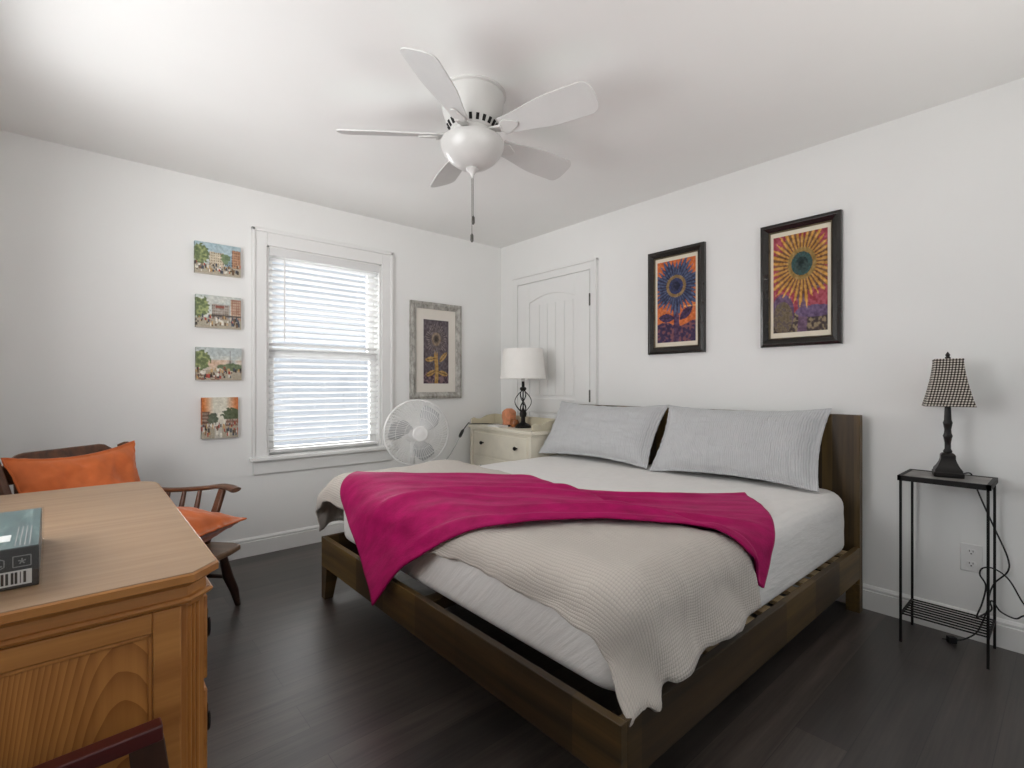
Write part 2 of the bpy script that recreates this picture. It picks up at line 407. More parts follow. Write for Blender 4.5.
# unseen window added behind the camera as an opening for the fill lamp
w2 = thing('added_rear_window', '', '', (-1.9, YF, 0.65))
for k in ('label', 'category'): del w2[k]
struct(w2)
mb = MB()
for x in (-3.2, -1.93, -0.65): mb.box((x, YF - 0.08, 0.65), (x + 0.05, YF - 0.03, 2.25))
mb.box((-3.2, YF - 0.08, 0.65), (-0.6, YF - 0.03, 0.70)); mb.box((-3.2, YF - 0.08, 2.20), (-0.6, YF - 0.03, 2.25)); mb.build('frame', 'trim', w2)
mb = MB(); mb.box((-3.29, YF, 0.56), (-3.2, YF + 0.018, 2.34)); mb.box((-0.6, YF, 0.56), (-0.51, YF + 0.018, 2.34)); mb.box((-3.2, YF, 2.25), (-0.6, YF + 0.018, 2.34)); mb.box((-3.2, YF, 0.56), (-0.6, YF + 0.018, 0.65))
mb.build('casing', 'trim', w2)
MB().box((-3.15, YF - 0.06, 0.70), (-0.65, YF - 0.056, 2.20)).build('pane', 'glass', w2)

# window in the left wall, out of the frame
w3 = thing('window_3', '', '', (XL, (LY0 + LY1) / 2, LZ0))
for k in ('label', 'category'): del w3[k]
struct(w3)
mb = MB()
for y in (LY0, (LY0 + LY1) / 2 - 0.02, LY1 - 0.04): mb.box((XL - 0.09, y, LZ0), (XL - 0.05, y + 0.04, LZ1))
mb.box((XL - 0.09, LY0, LZ0), (XL - 0.05, LY1, LZ0 + 0.04)); mb.box((XL - 0.09, LY0, LZ1 - 0.04), (XL - 0.05, LY1, LZ1)); mb.build('frame', 'trim', w3)
mb = MB(); mb.box((XL, LY0 - 0.09, LZ0 - 0.02), (XL + 0.018, LY0, LZ1 + 0.09)); mb.box((XL, LY1, LZ0 - 0.02), (XL + 0.018, LY1 + 0.09, LZ1 + 0.09)); mb.box((XL, LY0, LZ1), (XL + 0.018, LY1, LZ1 + 0.09)); mb.build('casing', 'trim', w3)
MB().box((XL - 0.05, LY0 - 0.1, LZ0 - 0.02), (XL + 0.03, LY1 + 0.1, LZ0)).build('sill', 'trim', w3)
MB().box((XL - 0.072, LY0 + 0.04, LZ0 + 0.04), (XL - 0.068, LY1 - 0.04, LZ1 - 0.04)).build('pane', 'glass', w3)

# closet door behind the chest
door = struct(MB().box((-0.004, -1.104, 0.012), (0.02, -0.263, 2.032)).build('door_1', 'trim', smooth=False))
def dchild(mb, name, mat, **k):
    return mb.build(name, mat, door, world=True, **k)
mb = MB()    # casing
mb.box((-0.018, -1.176, 0), (0, -1.112, 2.108)); mb.box((-0.018, -0.255, 0), (0, -0.19, 2.108)); mb.box((-0.018, -1.112, 2.042), (0, -0.255, 2.108))
mb.box((-0.036, -1.182, 0), (0, -1.166, 2.116)); mb.box((-0.030, -1.182, 2.1), (0, -0.184, 2.118))
dchild(mb, 'casing', 'trim', bevel=0.003)
mb = MB()    # stiles and rails stand proud of the plank panels
fx0, fx1 = -0.016, -0.004
mb.box((fx0, -1.104, 0.012), (fx1, -0.955, 2.032)); mb.box((fx0, -0.412, 0.012), (fx1, -0.263, 2.032))
mb.box((fx0, -0.955, 0.012), (fx1, -0.412, 0.24)); mb.box((fx0, -0.955, 0.90), (fx1, -0.412, 1.02))
arch = [(-0.955 + 0.543 * i / 20, 1.86 + 0.055 * math.sin(PI * i / 20)) for i in range(21)]
mb.prism([(y, z) for y, z in arch] + [(-0.412, 2.032), (-0.955, 2.032)], fx0, fx1, 'x')
dchild(mb, 'stiles_and_rails', 'trim', bevel=0.003)
mb = MB()
for k in range(5):
    y0 = -0.925 + k * 0.0975
    mb.box((-0.010, y0, 1.045), (-0.003, y0 + 0.0935, 1.835)); mb.box((-0.010, y0, 0.265), (-0.003, y0 + 0.0935, 0.875))
dchild(mb, 'plank_panel', 'trim', bevel=0.003)
for z in (1.806, 1.049, 0.25):
    mb = MB(); mb.box((-0.019, -1.116, z - 0.045), (-0.003, -1.100, z + 0.045)); mb.tube([(-0.019, -1.108, z - 0.048), (-0.019, -1.108, z + 0.048)], 0.006, 8)
    dchild(mb, 'hinge', 'steel')

# ------------------------------------------------------------------ window blind
bl = thing('window_blind', 'white horizontal slat blind lowered over the window', 'blind', ((WX0 + WX1) / 2, 0.03, WZ1 - 0.012))
bx0, bx1 = WX0 + 0.016, WX1 - 0.016
MB().box((bx0, 0.002, 2.035), (bx1, 0.056, 2.072)).build('headrail', 'blind', bl)
MB().box((bx0 - 0.002, -0.004, 2.02), (bx1 + 0.002, 0.003, 2.073)).build('valance', 'blind', bl, bevel=0.002)
mb = MB(); n_sl = 31
for k in range(n_sl):
    z = 2.0 - k * 0.0418; th = math.radians(17)
    s0 = len(mb.v); pts = []
    for i in range(5):
        y = (i / 4 - 0.5) * 0.050; pts.append((y, 0.0022 * (1 - (2 * i / 4 - 1) ** 2)))
    poly = [(y, z_ + 0.0012) for y, z_ in pts] + [(y, z_ - 0.0012) for y, z_ in pts[::-1]]
    mb.prism(poly, bx0 + 0.003, bx1 - 0.003, 'x'); mb.mul(T(0, 0.030, z) @ RX(-th), s0)
mb.build('slats', 'blind', bl, angle=50)
MB().box((bx0 + 0.003, 0.008, 0.672), (bx1 - 0.003, 0.052, 0.692)).build('bottom_rail', 'blind', bl, bevel=0.003)
mb = MB()
for x in (-1.90, -1.65, -1.40):
    for y in (0.0035, 0.0565): mb.tube([(x, y, 2.03), (x, y, 0.69)], 0.0009, 5)
mb.build('ladder_cords', 'blind', bl)
MB().tube([(-1.955, -0.008, 2.03), (-1.955, -0.009, 1.44)], 0.0045, 8).build('tilt_wand', 'white_plastic', bl)
mb = MB()
for x in (-1.325, -1.312): mb.tube([(x, -0.006, 2.03), (x, -0.007, 0.86)], 0.0012, 5); mb.lathe([(0.002, 0.03), (0.005, 0.0), (0.004, -0.004)], 8, (x, -0.007, 0.83))
mb.build('lift_cords', 'blind', bl)

# ------------------------------------------------------------------ bed
bed = thing('platform_bed', 'dark walnut platform bed with tall plank headboard against the right wall', 'bed', (-1.03, -1.94, 0))
BX0, BX1, BY0, BY1 = -2.045, -0.03, -2.905, -0.955
RT, RB = 0.325, 0.170
mb = MB(); mb.box((-0.095, BY0, 0.14), (-0.045, BY1, 0.985)); mb.build('headboard', 'headboard', bed, bevel=0.003)
for y in (BY0, BY1 - 0.06):
    MB().box((-0.095, y, 0), (-0.045, y + 0.06, 0.14)).build('leg', 'bed', bed)
MB().box((BX0, BY0, RB), (BX0 + 0.026, BY1, RT)).build('foot_rail', 'bed_y', bed, bevel=0.002)
for y in (BY0, BY1 - 0.026):
    MB().box((BX0 + 0.026, y, RB), (-0.095, y + 0.026, RT)).build('side_rail', 'bed', bed, bevel=0.002)
for y, s in ((BY0, 1), (BY1, -1)):
    mb = MB(); y2 = y + s * 0.075; yb = y + s * 0.048
    loops = [[(BX0, y, 0), (BX0 + 0.045, y, 0), (BX0 + 0.045, yb, 0), (BX0, yb, 0)], [(BX0, y, RB), (BX0 + 0.07, y, RB), (BX0 + 0.07, y2, RB), (BX0, y2, RB)]]
    if s < 0: loops = [L[::-1] for L in loops]
    mb.rings(loops); mb.build('leg', 'bed', bed, bevel=0.002)
for k in range(12):
    x = -0.165 - k * 0.134
    MB().box((x - 0.035, BY0 + 0.027, 0.291), (x + 0.035, BY1 - 0.027, 0.306)).build('slat', 'slat', bed)
MB().box((-2.015, -1.96, 0.245), (-0.10, -1.90, 0.290)).build('centre_beam', 'bed', bed)

X0, X1, Y0, Y1 = -1.972, -0.115, -2.870, -0.985
RC, RE = 0.12, 0.07
MT, MBOT = 0.61, 0.307
RBOT = 0.05
def rrect(ins, z, n=8):
    out = []; r = RC - ins
    for cx, cy, a0 in ((X1 - RC, Y1 - RC, 0), (X0 + RC, Y1 - RC, PI / 2), (X0 + RC, Y0 + RC, PI), (X1 - RC, Y0 + RC, 1.5 * PI)):
        for i in range(n + 1):
            a = a0 + PI / 2 * i / n; out.append((cx + r * math.cos(a), cy + r * math.sin(a), z))
    return out
def refine(L, st=0.06):
    out = []
    for i in range(len(L)):
        a, b = Vector(L[i]), Vector(L[(i + 1) % len(L)]); m = max(1, int((b - a).length / st))
        for k in range(m): out.append(tuple(a.lerp(b, k / m)))
    return out
loops = []; base = refine(rrect(0.0, 0))
cxm, cym = (X0 + X1) / 2, (Y0 + Y1) / 2
prof = [(RBOT * (1 - math.sin(PI/2*i/5)), MBOT + RBOT * (1 - math.cos(PI/2*i/5))) for i in range(6)] + [(0.0, 0.42), (-0.004, 0.47), (0.0, 0.51)] + [(RE * (1 - math.cos(PI/2*i/6)), MT - RE * (1 - math.sin(PI/2*i/6))) for i in range(7)] + [(0.1, MT), (0.2, MT + 0.002), (0.4, MT + 0.002), (0.7, MT + 0.002)]
for ins, z in prof:
    L = []
    for (x, y, _) in base:
        hx, hy = (X1 - X0) / 2, (Y1 - Y0) / 2
        fx, fy = (hx - ins) / hx, (hy - ins) / hy
        if ins <= RC:   # offset the rounded outline
            cx, cy = min(max(x, X0 + RC), X1 - RC), min(max(y, Y0 + RC), Y1 - RC); d = Vector((x - cx, y - cy)); r = max(d.length, 1e-6)
            px, py = cx + d.x / r * (RC - ins), cy + d.y / r * (RC - ins)
        else: px, py = cxm + (x - cxm) * fx, cym + (y - cym) * fy
        side = smooth01((0.6 - z) / 0.12) * smooth01((z - 0.3) / 0.1)
        w = 0.006 * fbm(px * 3 + z * 9, py * 3 - z * 5, z * 6)
        zz = z + (0.006 * fbm(px * 5, py * 5, 3.3) if z >= MT - 0.002 else 0) + w * side
        nx, ny = (px - cxm), (py - cym); nn = math.hypot(nx, ny)
        L.append((px + nx / nn * w * side, py + ny / nn * w * side, zz))
    loops.append(L)
mt = MB().rings(loops)
mt.uv = {i: (p[0] + p[2], p[1] + p[2]) for i, p in enumerate(mt.v)}
mt.build('mattress', 'sheet', None, angle=60)
mattress = bpy.data.objects['mattress']
tag(mattress, 'thick mattress in a smooth white fitted sheet on the dark bed frame', 'mattress')

def drape(a, b, top, off):
    """cloth laid over the mattress: plan position (a, b) rolls over the rounded edge and hangs"""
    sl = smooth01((-1.5 - a) / 0.35); y1 = Y1 + 0.035 + 0.27 * sl
    xl, yl, yh = X0 + RC, Y0 + RC, y1 - RC
    cx = max(a, xl); cy = min(max(b, yl), yh)
    qx, qy = a - cx, b - cy; d = math.hypot(qx, qy)
    nx, ny = (qx / d, qy / d) if d > 1e-9 else (0, 0)
    re = RE + off; fl = RC - RE; Larc = re * PI / 2
    phi = min(max((d - fl) / re, 0), PI / 2); drop = max(d - fl - Larc, 0)
    h = min(d, fl) + re * math.sin(phi)
    z = top + off - re * (1 - math.cos(phi)) - drop - 0.085 * sl * smooth01((b + 0.96) / 0.22)
    h += (1.1 + 0.3 * max(ny, 0)) * drop ** 2
    return Vector((cx + nx * h, cy + ny * h, z)), Vector((nx * math.sin(phi), ny * math.sin(phi), math.cos(phi)))
def resample(L, n):
    P = [Vector(p).to_3d() for p in L]; ds = [0]
    for i in range(1, len(P)): ds.append(ds[-1] + (P[i] - P[i-1]).length)
    out = []
    for k in range(n):
        t = ds[-1] * k / (n - 1); j = 1
        while j < len(P) - 1 and ds[j] < t: j += 1
        u = (t - ds[j-1]) / max(1e-9, ds[j] - ds[j-1]); out.append(P[j-1].lerp(P[j], min(1, max(0, u))))
    return out
def smooth_line(L): return [tuple(p)[:2] for p in spline([Vector((p[0], p[1], 0)) for p in L], 10)]
def coons(c0, c1, d0, d1, n, m):
    """c0: v=0 edge, c1: v=1 edge (along u); d0: u=0, d1: u=1 (along v)"""
    c0, c1, d0, d1 = resample(c0, n), resample(c1, n), resample(d0, m), resample(d1, m); G = []
    for i in range(n):
        u = i / (n - 1); row = []
        for j in range(m):
            v = j / (m - 1)
            row.append((1-v)*c0[i] + v*c1[i] + (1-u)*d0[j] + u*d1[j] - ((1-u)*(1-v)*c0[0] + u*(1-v)*c0[-1] + (1-u)*v*c1[0] + u*v*c1[-1]))
        G.append(row)
    return G
# comforter ------------------------------------------------------------
FL = (-2.03, -0.44); FR = (-2.158, -3.045); HR = (-1.31, -3.085); HL = (-1.20, -0.68)
foot = smooth_line([FL, (-2.075, -0.80), (-2.085, -1.10), (-2.095, -1.6), (-2.094, -1.996), (-2.074, -2.16), (-2.074, -2.348), (-2.09, -2.60), (-2.11, -2.80), (-2.15, -2.95), FR])
right = smooth_line([FR, (-2.06, -3.085), (-1.998, -3.13), (-1.90, -3.10), (-1.826, -3.116), (-1.59, -3.10), (-1.45, -3.11), HR])
head = smooth_line([HL, (-1.19, -0.9), (-1.21, -1.29), (-1.20, -1.45), (-1.30, -1.9), (-1.42, -2.4), (-1.42, -2.76), (-1.326, -2.944), HR])
left = smooth_line([HL, (-1.45, -0.62), (-1.7, -0.48), FL])
G = coons(foot, head, left[::-1], right, 150, 84)
def head_line(b):
    pts = sorted([(-3.2, -1.31), (-2.944, -1.326), (-2.76, -1.42), (-2.4, -1.42), (-1.9, -1.30), (-1.45, -1.20), (-1.29, -1.21), (-0.5, -1.19)])
    for (b0, a0), (b1, a1) in zip(pts, pts[1:]):
        if b0 <= b <= b1: return a0 + (a1 - a0) * (b - b0) / (b1 - b0)
    return -1.3
P = []; UV = []
for i, row in enumerate(G):
    pr = []; ur = []
    for j, g in enumerate(row):
        e = min(i, len(G) - 1 - i, j, len(row) - 1 - j)
        puff = 0.007 * fbm(g.x * 4, g.y * 4, 1.0) + 0.004 * fbm(g.x * 14, g.y * 14, 5.0)
        puff += 0.028 * math.exp(-((g.x + 1.36) / 0.16) ** 2 - ((g.y + 1.0) / 0.22) ** 2)
        hem = 0.007 * math.sin(i * 0.62 + 2 * math.sin(i * 0.23)) * (1 if e < 3 else 0)
        p, nrm = drape(g.x, g.y, MT, 0.018 + max(0, puff + 0.004))
        # loose folds where the cloth hangs
        hang = smooth01((MT - p.z) / 0.25)
        p = p + nrm * (hang * 0.012 * math.sin(g.x * 22 + g.y * 17)) + Vector((0, 0, 1)) * hem * hang * (1 if j < 3 else 0.3)
        pr.append(p); ur.append((g.x, g.y))
    P.append(pr); UV.append(ur)
cf = MB().grid(P, UV).build('comforter', 'comforter', angle=180)
so = cf.modifiers.new('thickness', 'SOLIDIFY'); so.thickness = 0.012; so.offset = -1.0
tag(cf, 'beige gauze comforter covering the foot half of the bed', 'comforter')
# throw blanket --------------------------------------------------------
t_top = smooth_line([(-1.90, -1.085), (-1.80, -1.16), (-1.766, -1.188), (-1.618, -1.356), (-1.374, -1.644), (-1.254, -1.852), (-1.158, -2.128), (-0.905, -2.412), (-0.675, -2.595)])
t_right = smooth_line([(-0.675, -2.595), (-0.82, -2.72), (-0.935, -2.80), (-1.094, -2.916), (-1.15, -2.992), (-1.226, -3.05)])
t_bot = smooth_line([(-2.405, -1.745), (-2.274, -1.824), (-2.166, -1.972), (-2.014, -2.204), (-1.926, -2.336), (-1.806, -2.39), (-1.638, -2.516), (-1.526, -2.644), (-1.454, -2.752), (-1.42, -2.86), (-1.345, -2.97), (-1.226, -3.05)])
t_left = smooth_line([(-1.90, -1.085), (-2.046, -1.145), (-2.17, -1.275), (-2.29, -1.50), (-2.405, -1.745)])
G = coons(t_top, t_bot, t_left, t_right, 160, 70)
P = []; UV = []
for i, row in enumerate(G):
    u = i / (len(G) - 1); pr = []; ur = []
    for j, g in enumerate(row):
        v = j / (len(row) - 1)
        on = smooth01((head_line(g.y) - g.x) / 0.10 + 0.8)
        fold = 0.0
        for vc, amp, w, ph in ((0.10, 0.014, 0.035, 0.4), (0.28, 0.018, 0.035, 1.2), (0.46, 0.020, 0.035, 1.9), (0.64, 0.026, 0.035, 3.1), (0.80, 0.028, 0.035, 4.2), (0.93, 0.018, 0.025, 5.0)):
            c = vc + 0.035 * math.sin(u * 5 + ph); k = smooth01((u - 0.02) / 0.3) * (0.6 + 0.4 * math.sin(u * 9 + ph * 2)) * smooth01((1.0 - u) / 0.16)
            fold += amp * k * math.exp(-((v - c) / w) ** 2)
        fold += 0.004 * fbm(u * 7, v * 5, 2.0) + 0.005 * math.exp(-((v - 0.0) / 0.03) ** 2)
        fan = 0.010 * (1 - smooth01(u / 0.45)) * math.sin((v * 2.2 - u * 1.5) * 7.0)
        p, nrm = drape(g.x, g.y, MT, 0.014 + 0.040 * on + max(0, fold + fan + 0.006))
        pr.append(p); ur.append((u * 2.0, v * 0.9))
    P.append(pr); UV.append(ur)
tb = MB().grid(P, UV).build('throw_blanket', 'throw', angle=180)
so = tb.modifiers.new('thickness', 'SOLIDIFY'); so.thickness = 0.008; so.offset = -1.0
tag(tb, 'magenta fleece throw blanket laid diagonally across the bed', 'blanket')

# pillows ----------------------------------------------------------------
def pillow_mesh(w, h, t, mat4, seed, flange=0.0, pinch=0.05, n=36, exp=0.42, floppy=0.0, wr=0.006):
    mb = MB(); mb.uv = {}
    def pt(u, v, s):
        uu, vv = u, v
        x = w / 2 * u * (1 - pinch * (1 - v * v)); y = h / 2 * v * (1 - pinch * 1.2 * (1 - u * u))
        fu = min(1, (1 - abs(u)) / (1 - 0)) ; a = max(0, (1 - (abs(u) / (1 - flange)) ** 2.4)) if flange else 1 - abs(u) ** 2.4
        b = max(0, (1 - (abs(v) / (1 - flange * 0.8)) ** 2.4)) if flange else 1 - abs(v) ** 2.4
        th = t * (max(a, 0) * max(b, 0)) ** exp
        wv = wr * fbm(u * 3 + seed, v * 3, seed) * (0.3 + (a * b) ** 0.5) + wr * 0.5 * fbm(u * 8, v * 8 + seed, seed)
        lift = floppy * (u * u * v) * h
        return Vector((x, y + lift, s * (th + 0.0025) + wv))
    for s in (1, -1):
        P = [[mat4 @ pt(2*i/n - 1, 2*j/n - 1, s) for j in range(n + 1)] for i in range(n + 1)]
        if s < 0: P = [r[::-1] for r in P]
        UV = [[(w * i / n, h * j / n) for j in range(n + 1)] for i in range(n + 1)]
        mb.grid(P, UV)
    # close the seam between the two faces
    N = (n + 1) ** 2
    def a(i, j): return i * (n + 1) + j
    def b(i, j): return N + i * (n + 1) + (n - j)
    rim = [(i, 0) for i in range(n)] + [(n, j) for j in range(n)] + [(i, n) for i in range(n, 0, -1)] + [(0, j) for j in range(n, 0, -1)]
    for k in range(len(rim)):
        p, q = rim[k], rim[(k + 1) % len(rim)]; mb.f.append((a(*p), b(*p), b(*q), a(*q)))
    edge = [mat4 @ ((pt(2*i/n - 1, 2*j/n - 1, 0)) ) for i, j in rim]
    return mb, edge
def frame_mat(o, ex, ey):
    ex = Vector(ex).normalized(); ey = (Vector(ey) - ex * ex.dot(Vector(ey))).normalized(); ez = ex.cross(ey)
    m = Matrix.Identity(4)
    for i in range(3): m[i][0], m[i][1], m[i][2], m[i][3] = ex[i], ey[i], ez[i], o[i]
    return m
for nm, c, ex, ey, w, h, lab, sd in (
    ('bed_pillow', (-0.285, -1.415, 0.815), (0.03, -1, 0.0), (0.24, 0.03, 0.36), 0.93, 0.425, 'grey crinkled pillow on the far side of the bed, nearest the white lamp', 1.0),
    ('bed_pillow', (-0.255, -2.345, 0.815), (0.07, -1, 0.01), (0.25, -0.06, 0.36), 0.90, 0.435, 'grey crinkled pillow on the near side of the bed with flanged edge', 4.0)):
    mb, _ = pillow_mesh(w, h, 0.095, frame_mat(c, ex, ey), sd, flange=0.06, pinch=0.055, floppy=0.045, wr=0.012, n=48)
    o = mb.build(nm, 'sham', angle=180); tag(o, lab, 'pillow', 'grey pillows against the headboard')

# ------------------------------------------------------------------ chest beside the bed
CA = 0.10     # small rotation of the chest against the wall
ch = thing('washstand_chest', 'cream painted chest of drawers with low gallery rail in the corner', 'chest', (-0.33, -0.492, 0), -CA)
cw = 0.93; CZ = 0.785
def LB(): return MB()
# local frame: x from front (-) to back (+), y along the front
xf, xb = -0.115, 0.17
LB().box((xf + 0.02, -cw/2 + 0.02, 0.09), (xb, cw/2 - 0.02, CZ - 0.03)).build('body', 'cream', ch, world=False, bevel=0.003)
LB().box((xf, -cw/2, CZ - 0.03), (xb + 0.005, cw/2, CZ)).build('top', 'cream', ch, world=False, bevel=0.006)
LB().box((xf + 0.012, -cw/2 + 0.012, CZ - 0.045), (xb, cw/2 - 0.012, CZ - 0.03)).build('top_moulding', 'cream', ch, world=False, bevel=0.005)
for y in (-cw/2 + 0.02, cw/2 - 0.06):
    LB().box((xf + 0.010, y, 0.09), (xf + 0.03, y + 0.04, CZ - 0.045)).build('pilaster', 'cream', ch, world=False, bevel=0.004)
for k in range(3):
    z1 = CZ - 0.06 - k * 0.205; z0 = z1 - 0.19
    d = LB().box((xf + 0.014, -cw/2 + 0.075, z0), (xf + 0.03, cw/2 - 0.075, z1)).build('drawer', 'cream', ch, world=False, bevel=0.004)
    for y in (-0.23, 0.23):
        m2 = MB().lathe([(0.006, 0), (0.006, 0.012), (0.014, 0.018), (0.016, 0.026), (0.012, 0.033), (0.0, 0.036)], 14); m2.mul(T(xf + 0.014, y - (0.035 if y < 0 else 0.0), z0 + 0.105) @ RY(-PI/2))
        m2.build('knob', 'bronze', d, world=False)
for y in (-cw/2 + 0.03, cw/2 - 0.08):
    for x in (xf + 0.03, xb - 0.06):
        LB().rings([[(x+0.01, y+0.01, 0), (x+0.04, y+0.01, 0), (x+0.04, y+0.04, 0), (x+0.01, y+0.04, 0)], [(x, y, 0.09), (x+0.05, y, 0.09), (x+0.05, y+0.05, 0.09), (x, y+0.05, 0.09)]]).build('foot', 'cream', ch, world=False)
LB().box((xb - 0.018, -cw/2 + 0.01, CZ), (xb, cw/2 - 0.01, CZ + 0.085)).build('gallery_back', 'gallery', ch, world=False, bevel=0.003)
scroll = [(xf + 0.03, 0)] + [(xf + 0.05 + 0.03 * math.cos(a) , 0.028 + 0.030 * math.sin(a)) for a in [PI * (1.15 - i * 0.13) for i in range(8)]] + [(xf + 0.12, 0.045), (xb - 0.10, 0.075), (xb - 0.018, 0.085), (xb - 0.018, 0)]
for y in (-cw/2 + 0.01, cw/2 - 0.03):
    m2 = MB(); m2.prism(scroll, y, y + 0.02, 'y'); m2.mul(T(0, 0, CZ)); m2.build('gallery_side', 'gallery', ch, world=False, bevel=0.003)

def P_ch(x, y, z=CZ):   # chest-local to world
    c, s_ = math.cos(-CA), math.sin(-CA); return (-0.33 + c * x - s_ * y, -0.492 + s_ * x + c * y, z)

# white drum-shade lamp
lx, ly = -0.284, -0.627
lp = thing('table_lamp', 'white drum shade lamp with black wire cage stem on the cream chest', 'lamp', (lx, ly, CZ))
MB().lathe([(0.066, 0), (0.068, 0.010), (0.060, 0.020), (0.048, 0.030), (0.030, 0.038), (0.020, 0.045), (0.0, 0.046)], 28).build('base', 'black', lp, world=False)
MB().lathe([(0.018, 0.043), (0.018, 0.085), (0.026, 0.092), (0.030, 0.115), (0.024, 0.135), (0.012, 0.15), (0.008, 0.16), (0.006, 0.17), (0.006, 0.30), (0.02, 0.305), (0.028, 0.318), (0.024, 0.33), (0.012, 0.335), (0.012, 0.40), (0.0, 0.40)], 18).build('stem', 'black', lp, world=False)
mb = MB()
for k in range(4):
    for sg in (1, -1):
        pts = []
        for i in range(19):
            t = i / 18; r = 0.012 + 0.056 * math.sin(PI * t) ** 0.8; a = 2 * PI * k / 4 + sg * t * PI * 0.5
            pts.append((r * math.cos(a), r * math.sin(a), 0.125 + 0.18 * t))
        mb.tube(pts, 0.0032, 6)
mb.build('wire_cage', 'black', lp, world=False)
mb = MB(); mb.lathe([(0.188, 0.402), (0.162, 0.645), (0.159, 0.645), (0.185, 0.402), (0.188, 0.402)], 48)
mb.f = [f for f in mb.f if len(f) == 4]; mb.build('lamp_shade', 'lampshade', lp, world=False)
mb = MB(); mb.tube([(0, 0, 0.38), (0, 0, 0.44)], 0.016, 10); mb.lathe([(0.012, 0.44), (0.03, 0.48), (0.03, 0.51), (0.0, 0.535)], 16)
mb.build('bulb', 'frost', lp, world=False)
mb = MB()
for a in (0, 2*PI/3, 4*PI/3): mb.tube([(0, 0, 0.60), (0.158 * math.cos(a), 0.158 * math.sin(a), 0.635)], 0.002, 5)
mb.tube([(0, 0, 0.52), (0, 0, 0.655)], 0.003, 6); mb.build('harp', 'steel', lp, world=False)

# salt lamp, small amber holder, note
sx_, sy_, _ = P_ch(0.055, 0.065)
sl = thing('salt_lamp', 'orange salt crystal lamp on black base beside the white lamp', 'lamp', (sx_, sy_, CZ))
MB().lathe([(0.055, 0), (0.056, 0.012), (0.050, 0.016), (0, 0.016)], 20).build('base', 'black', sl, world=False)
mb = MB(); loops = []
for i in range(10):
    t = i / 9; r = 0.066 * (1 - max(0, (t - 0.72) / 0.28) ** 2 * 0.62) * (0.93 + 0.1 * t if t < 0.6 else 1.0)
    loops.append([((r * (1 + 0.12 * fbm(math.cos(a) * 2, math.sin(a) * 2, t * 3))) * math.cos(a), r * 0.85 * (1 + 0.12 * fbm(math.cos(a) * 2 + 5, math.sin(a) * 2, t * 3)) * math.sin(a), 0.016 + 0.135 * t) for a in [2 * PI * k / 12 for k in range(12)]])
mb.rings(loops).build('crystal', 'salt', sl, world=False, angle=25)
ax_, ay_, _ = P_ch(0.045, -0.03)
mb = MB().lathe([(0.030, 0), (0.036, 0.012), (0.037, 0.035), (0.032, 0.055), (0.026, 0.062), (0.023, 0.055), (0.028, 0.035), (0.0, 0.01)], 18, (ax_, ay_, CZ))
tag(mb.build('candle_holder', 'amber'), 'small brown rounded holder between the salt lamp and the white lamp', 'candle holder')
nx_, ny_, _ = P_ch(-0.055, 0.075)
mb = MB().box((-0.05, -0.075, 0.0), (0.05, 0.075, 0.014)); mb.mul(T(nx_, ny_, CZ) @ RZ(-CA + 0.1)); tag(mb.build('note_pad', 'paper'), 'white note pad lying on the cream chest below the salt lamp', 'paper')

# ------------------------------------------------------------------ pedestal fan between bed and window
PX, PY, PZ, PR = -1.235, -0.56, 0.80, 0.228
fd = math.atan2(-0.754 * 0.906 - 0.657 * 0.423, -0.657 * 0.906 + 0.754 * 0.423)
pf = thing('pedestal_fan', 'white round pedestal fan standing between bed and window', 'fan', (PX, PY, 0), fd)
# local: +x is the way the fan blows
mb = MB()
for k in range(64):
    a = 2 * PI * k / 64 ; pts = []
    for i in range(7):
        t = i / 6; r = 0.055 + (PR - 0.055) * t; pts.append((0.075 * math.cos(t * PI / 2) ** 0.7 if t < 1 else 0.0, r * math.cos(a + 0.25 * t), r * math.sin(a + 0.25 * t)))
    mb.tube(pts, 0.0019, 4)
for rr, xx in ((0.105, 0.070), (0.165, 0.052)):
    mb.tube([(xx, rr * math.cos(2*PI*k/40), rr * math.sin(2*PI*k/40)) for k in range(40)], 0.0018, 5, True)
mb.mul(T(0.02, 0, PZ)); mb.build('front_grille', 'white_plastic', pf, world=False)
mb = MB()
for k in range(48):
    a = 2 * PI * k / 48; pts = []
    for i in range(6):
        t = i / 5; r = 0.06 + (PR - 0.06) * t; pts.append((-0.07 * math.cos(t * PI / 2) ** 0.7 if t < 1 else 0.0, r * math.cos(a), r * math.sin(a)))
    mb.tube(pts, 0.0013, 4)
for rr, xx in ((0.12, -0.064), (0.18, -0.045)): mb.tube([(xx, rr * math.cos(2*PI*k/40), rr * math.sin(2*PI*k/40)) for k in range(40)], 0.0018, 5, True)
mb.mul(T(0.0, 0, PZ)); mb.build('rear_grille', 'white_plastic', pf, world=False)
mb = MB(); mb.tube([(0.01, PR * math.cos(2*PI*k/56), PR * math.sin(2*PI*k/56)) for k in range(56)], 0.008, 8, True); mb.mul(T(0, 0, PZ)); mb.build('rim', 'white_plastic', pf, world=False)
mb = MB().lathe([(0.056, 0.0), (0.056, 0.010), (0.046, 0.016), (0.03, 0.014), (0.024, 0.017), (0.0, 0.018)], 28); mb.mul(T(0.092, 0, PZ) @ RY(PI/2)); mb.build('badge', 'white_plastic', pf, world=False)
mb = MB().lathe([(0.05, -0.07), (0.052, 0.0), (0.04, 0.05), (0.0, 0.055)], 24); mb.mul(T(0.0, 0, PZ) @ RY(PI/2)); mb.build('hub', 'white_plastic', pf, world=False)
